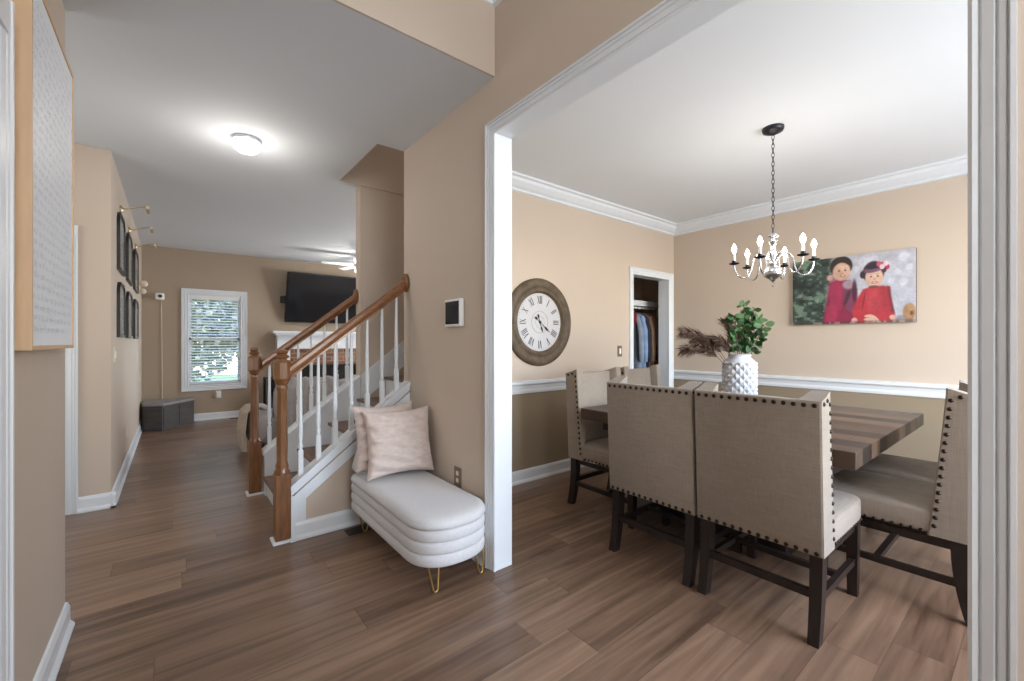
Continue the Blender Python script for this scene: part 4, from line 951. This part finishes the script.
# floor registers
for nm, lb, a, b in (('floor_register', 'dark floor vent beside the bench leg near the stair', (.885, 2.80), (1.03, 2.90)), ('floor_register', 'dark floor vent along the far wall under the window', (.72, 8.24), (1.05, 8.345))):
    v = thing(nm, lb, 'vent', ((a[0] + b[0]) / 2, (a[1] + b[1]) / 2, 0), group='floor vents')
    MB().box((a[0], a[1], 0), (b[0], b[1], .004)).build('plate', M['vent'], v)
    m = MB(); x = a[0] + .015
    while x < b[0] - .02: m.box((x, a[1] + .012, .004), (x + .006, b[1] - .012, .007)); x += .014
    m.build('slats', M['black'], v)

# closet contents -------------------------------------------------------------
sh = MB().box((3.71, 3.32, 1.765), (5.59, 3.83, 1.785)).box((3.71, 3.30, 1.72), (5.59, 3.32, 1.79))
for k in range(40): xx = 3.75 + k * .046; sh.box((xx, 3.31, 1.766), (xx + .004, 3.82, 1.77))
o = sh.build('closet_shelf', M['trim'], None); tag(o, 'white shelf across the closet above the hanging coats', 'shelf')
o = MB().tube([(3.71, 3.36, 1.70), (5.59, 3.36, 1.70)], .014, 12).build('closet_rod', M['plastic'], None, 50); tag(o, 'white rod carrying the coats in the closet', 'rod')
gar = [(4.40, 'jacketdark', 'navy coat leftmost on the closet rod', .9), (4.50, 'jacketred', 'short red garment hanging near the left of the closet rod', .16), (4.59, 'jacketgrey', 'slate grey coat beside the short red garment in the closet', .9),
       (4.68, 'jacketblue', 'light blue denim jacket in the middle of the closet', .72), (4.765, 'jacketdark', 'black coat between the denim jacket and the brown coats', .85), (4.85, 'jacketbrown', 'brown coat next to the black coat in the closet', .9), (4.95, 'jacketbrown', 'brown coat, second from the right end of the closet rod', .9), (5.06, 'jacketbrown', 'brown coat farthest right in the closet', .9)]
for i, (gx, mt, lb, hl) in enumerate(gar):
    g = thing('hanging_coat', lb, 'coat', (gx, 3.36, .8), group='coats on the closet rod'); rr = random.Random(i); ph = rr.random() * 6
    def bf(u, v):
        a = 2 * PI * u; z = 1.64 - hl * v; s_ = min(1, v / .10)
        hwid = .03 + (.19 + .02 * v) * (s_ ** .6); tk = .012 + .022 * min(1, v / .15) + .007 * math.sin(a * 5 + ph) * min(1, v * 2)
        return (gx + tk * math.cos(a) * 1.1 + .012 * math.sin(v * 5 + ph), 3.40 + hwid * math.sin(a), z)
    mb = MB().grid(bf, 40, 24, wrap=True); mb.build('body', M[mt], g, 80)
    for s_ in (-1, 1) if hl > .5 else ():
        MB().tube([(gx, 3.40 + s_ * .17, 1.57), (gx - .008, 3.40 + s_ * .225, 1.40), (gx - .01, 3.40 + s_ * .235, 1.15), (gx - .01, 3.40 + s_ * .235, 1.0)], [.03, .038, .036, .03], 12).build('sleeve', M[mt], g, 80)
    MB().tube([(gx, 3.40, 1.63), (gx, 3.385, 1.67), (gx, 3.345, 1.69), (gx, 3.34, 1.715), (gx, 3.36, 1.722), (gx, 3.375, 1.71)], .003, 6).build('hanger_hook', M['nickel'], g)

# ================================================================== outdoors beyond the far window
tag(MB().box((-8, 8.6, -.25), (10, 22, -.15)).build('lawn', M['grass'], None), 'green lawn beyond the far window', 'grass', kind='stuff')
def tree(x, y_, h, lb, seed):
    t = thing('garden_tree', lb, 'tree', (x, y_, -.15), group='trees beyond the far window'); r_ = random.Random(seed)
    MB().tube([(x, y_, -.15), (x + .05, y_, h * .4), (x, y_, h * .8)], [.09, .07, .03], 10).build('trunk', M['bark'], t, 60)
    mb = MB()
    for k in range(4200):
        a = r_.uniform(0, 2 * PI); b = math.acos(r_.uniform(-1, 1)); q = r_.random() ** .4 * 1.3
        p = Vector((x + q * math.sin(b) * math.cos(a), y_ + q * math.sin(b) * math.sin(a), h * .62 + q * 1.15 * math.cos(b)))
        if p.z < .1: continue
        leafmesh(mb, p, (r_.uniform(-1, 1), r_.uniform(-1, 1), r_.uniform(-1, .5)), r_.uniform(.08, .15), r_.random() * 6)
    mb.build('crown', M['leafout'], t)
tree(.15, 11.6, 3.0, 'leafy tree seen through the left of the far window', 1)
tree(1.7, 15.2, 3.8, 'leafy tree farther back, seen through the right of the far window', 2)
for o in bpy.data.objects:
    if '_o' in o: del o['_o']
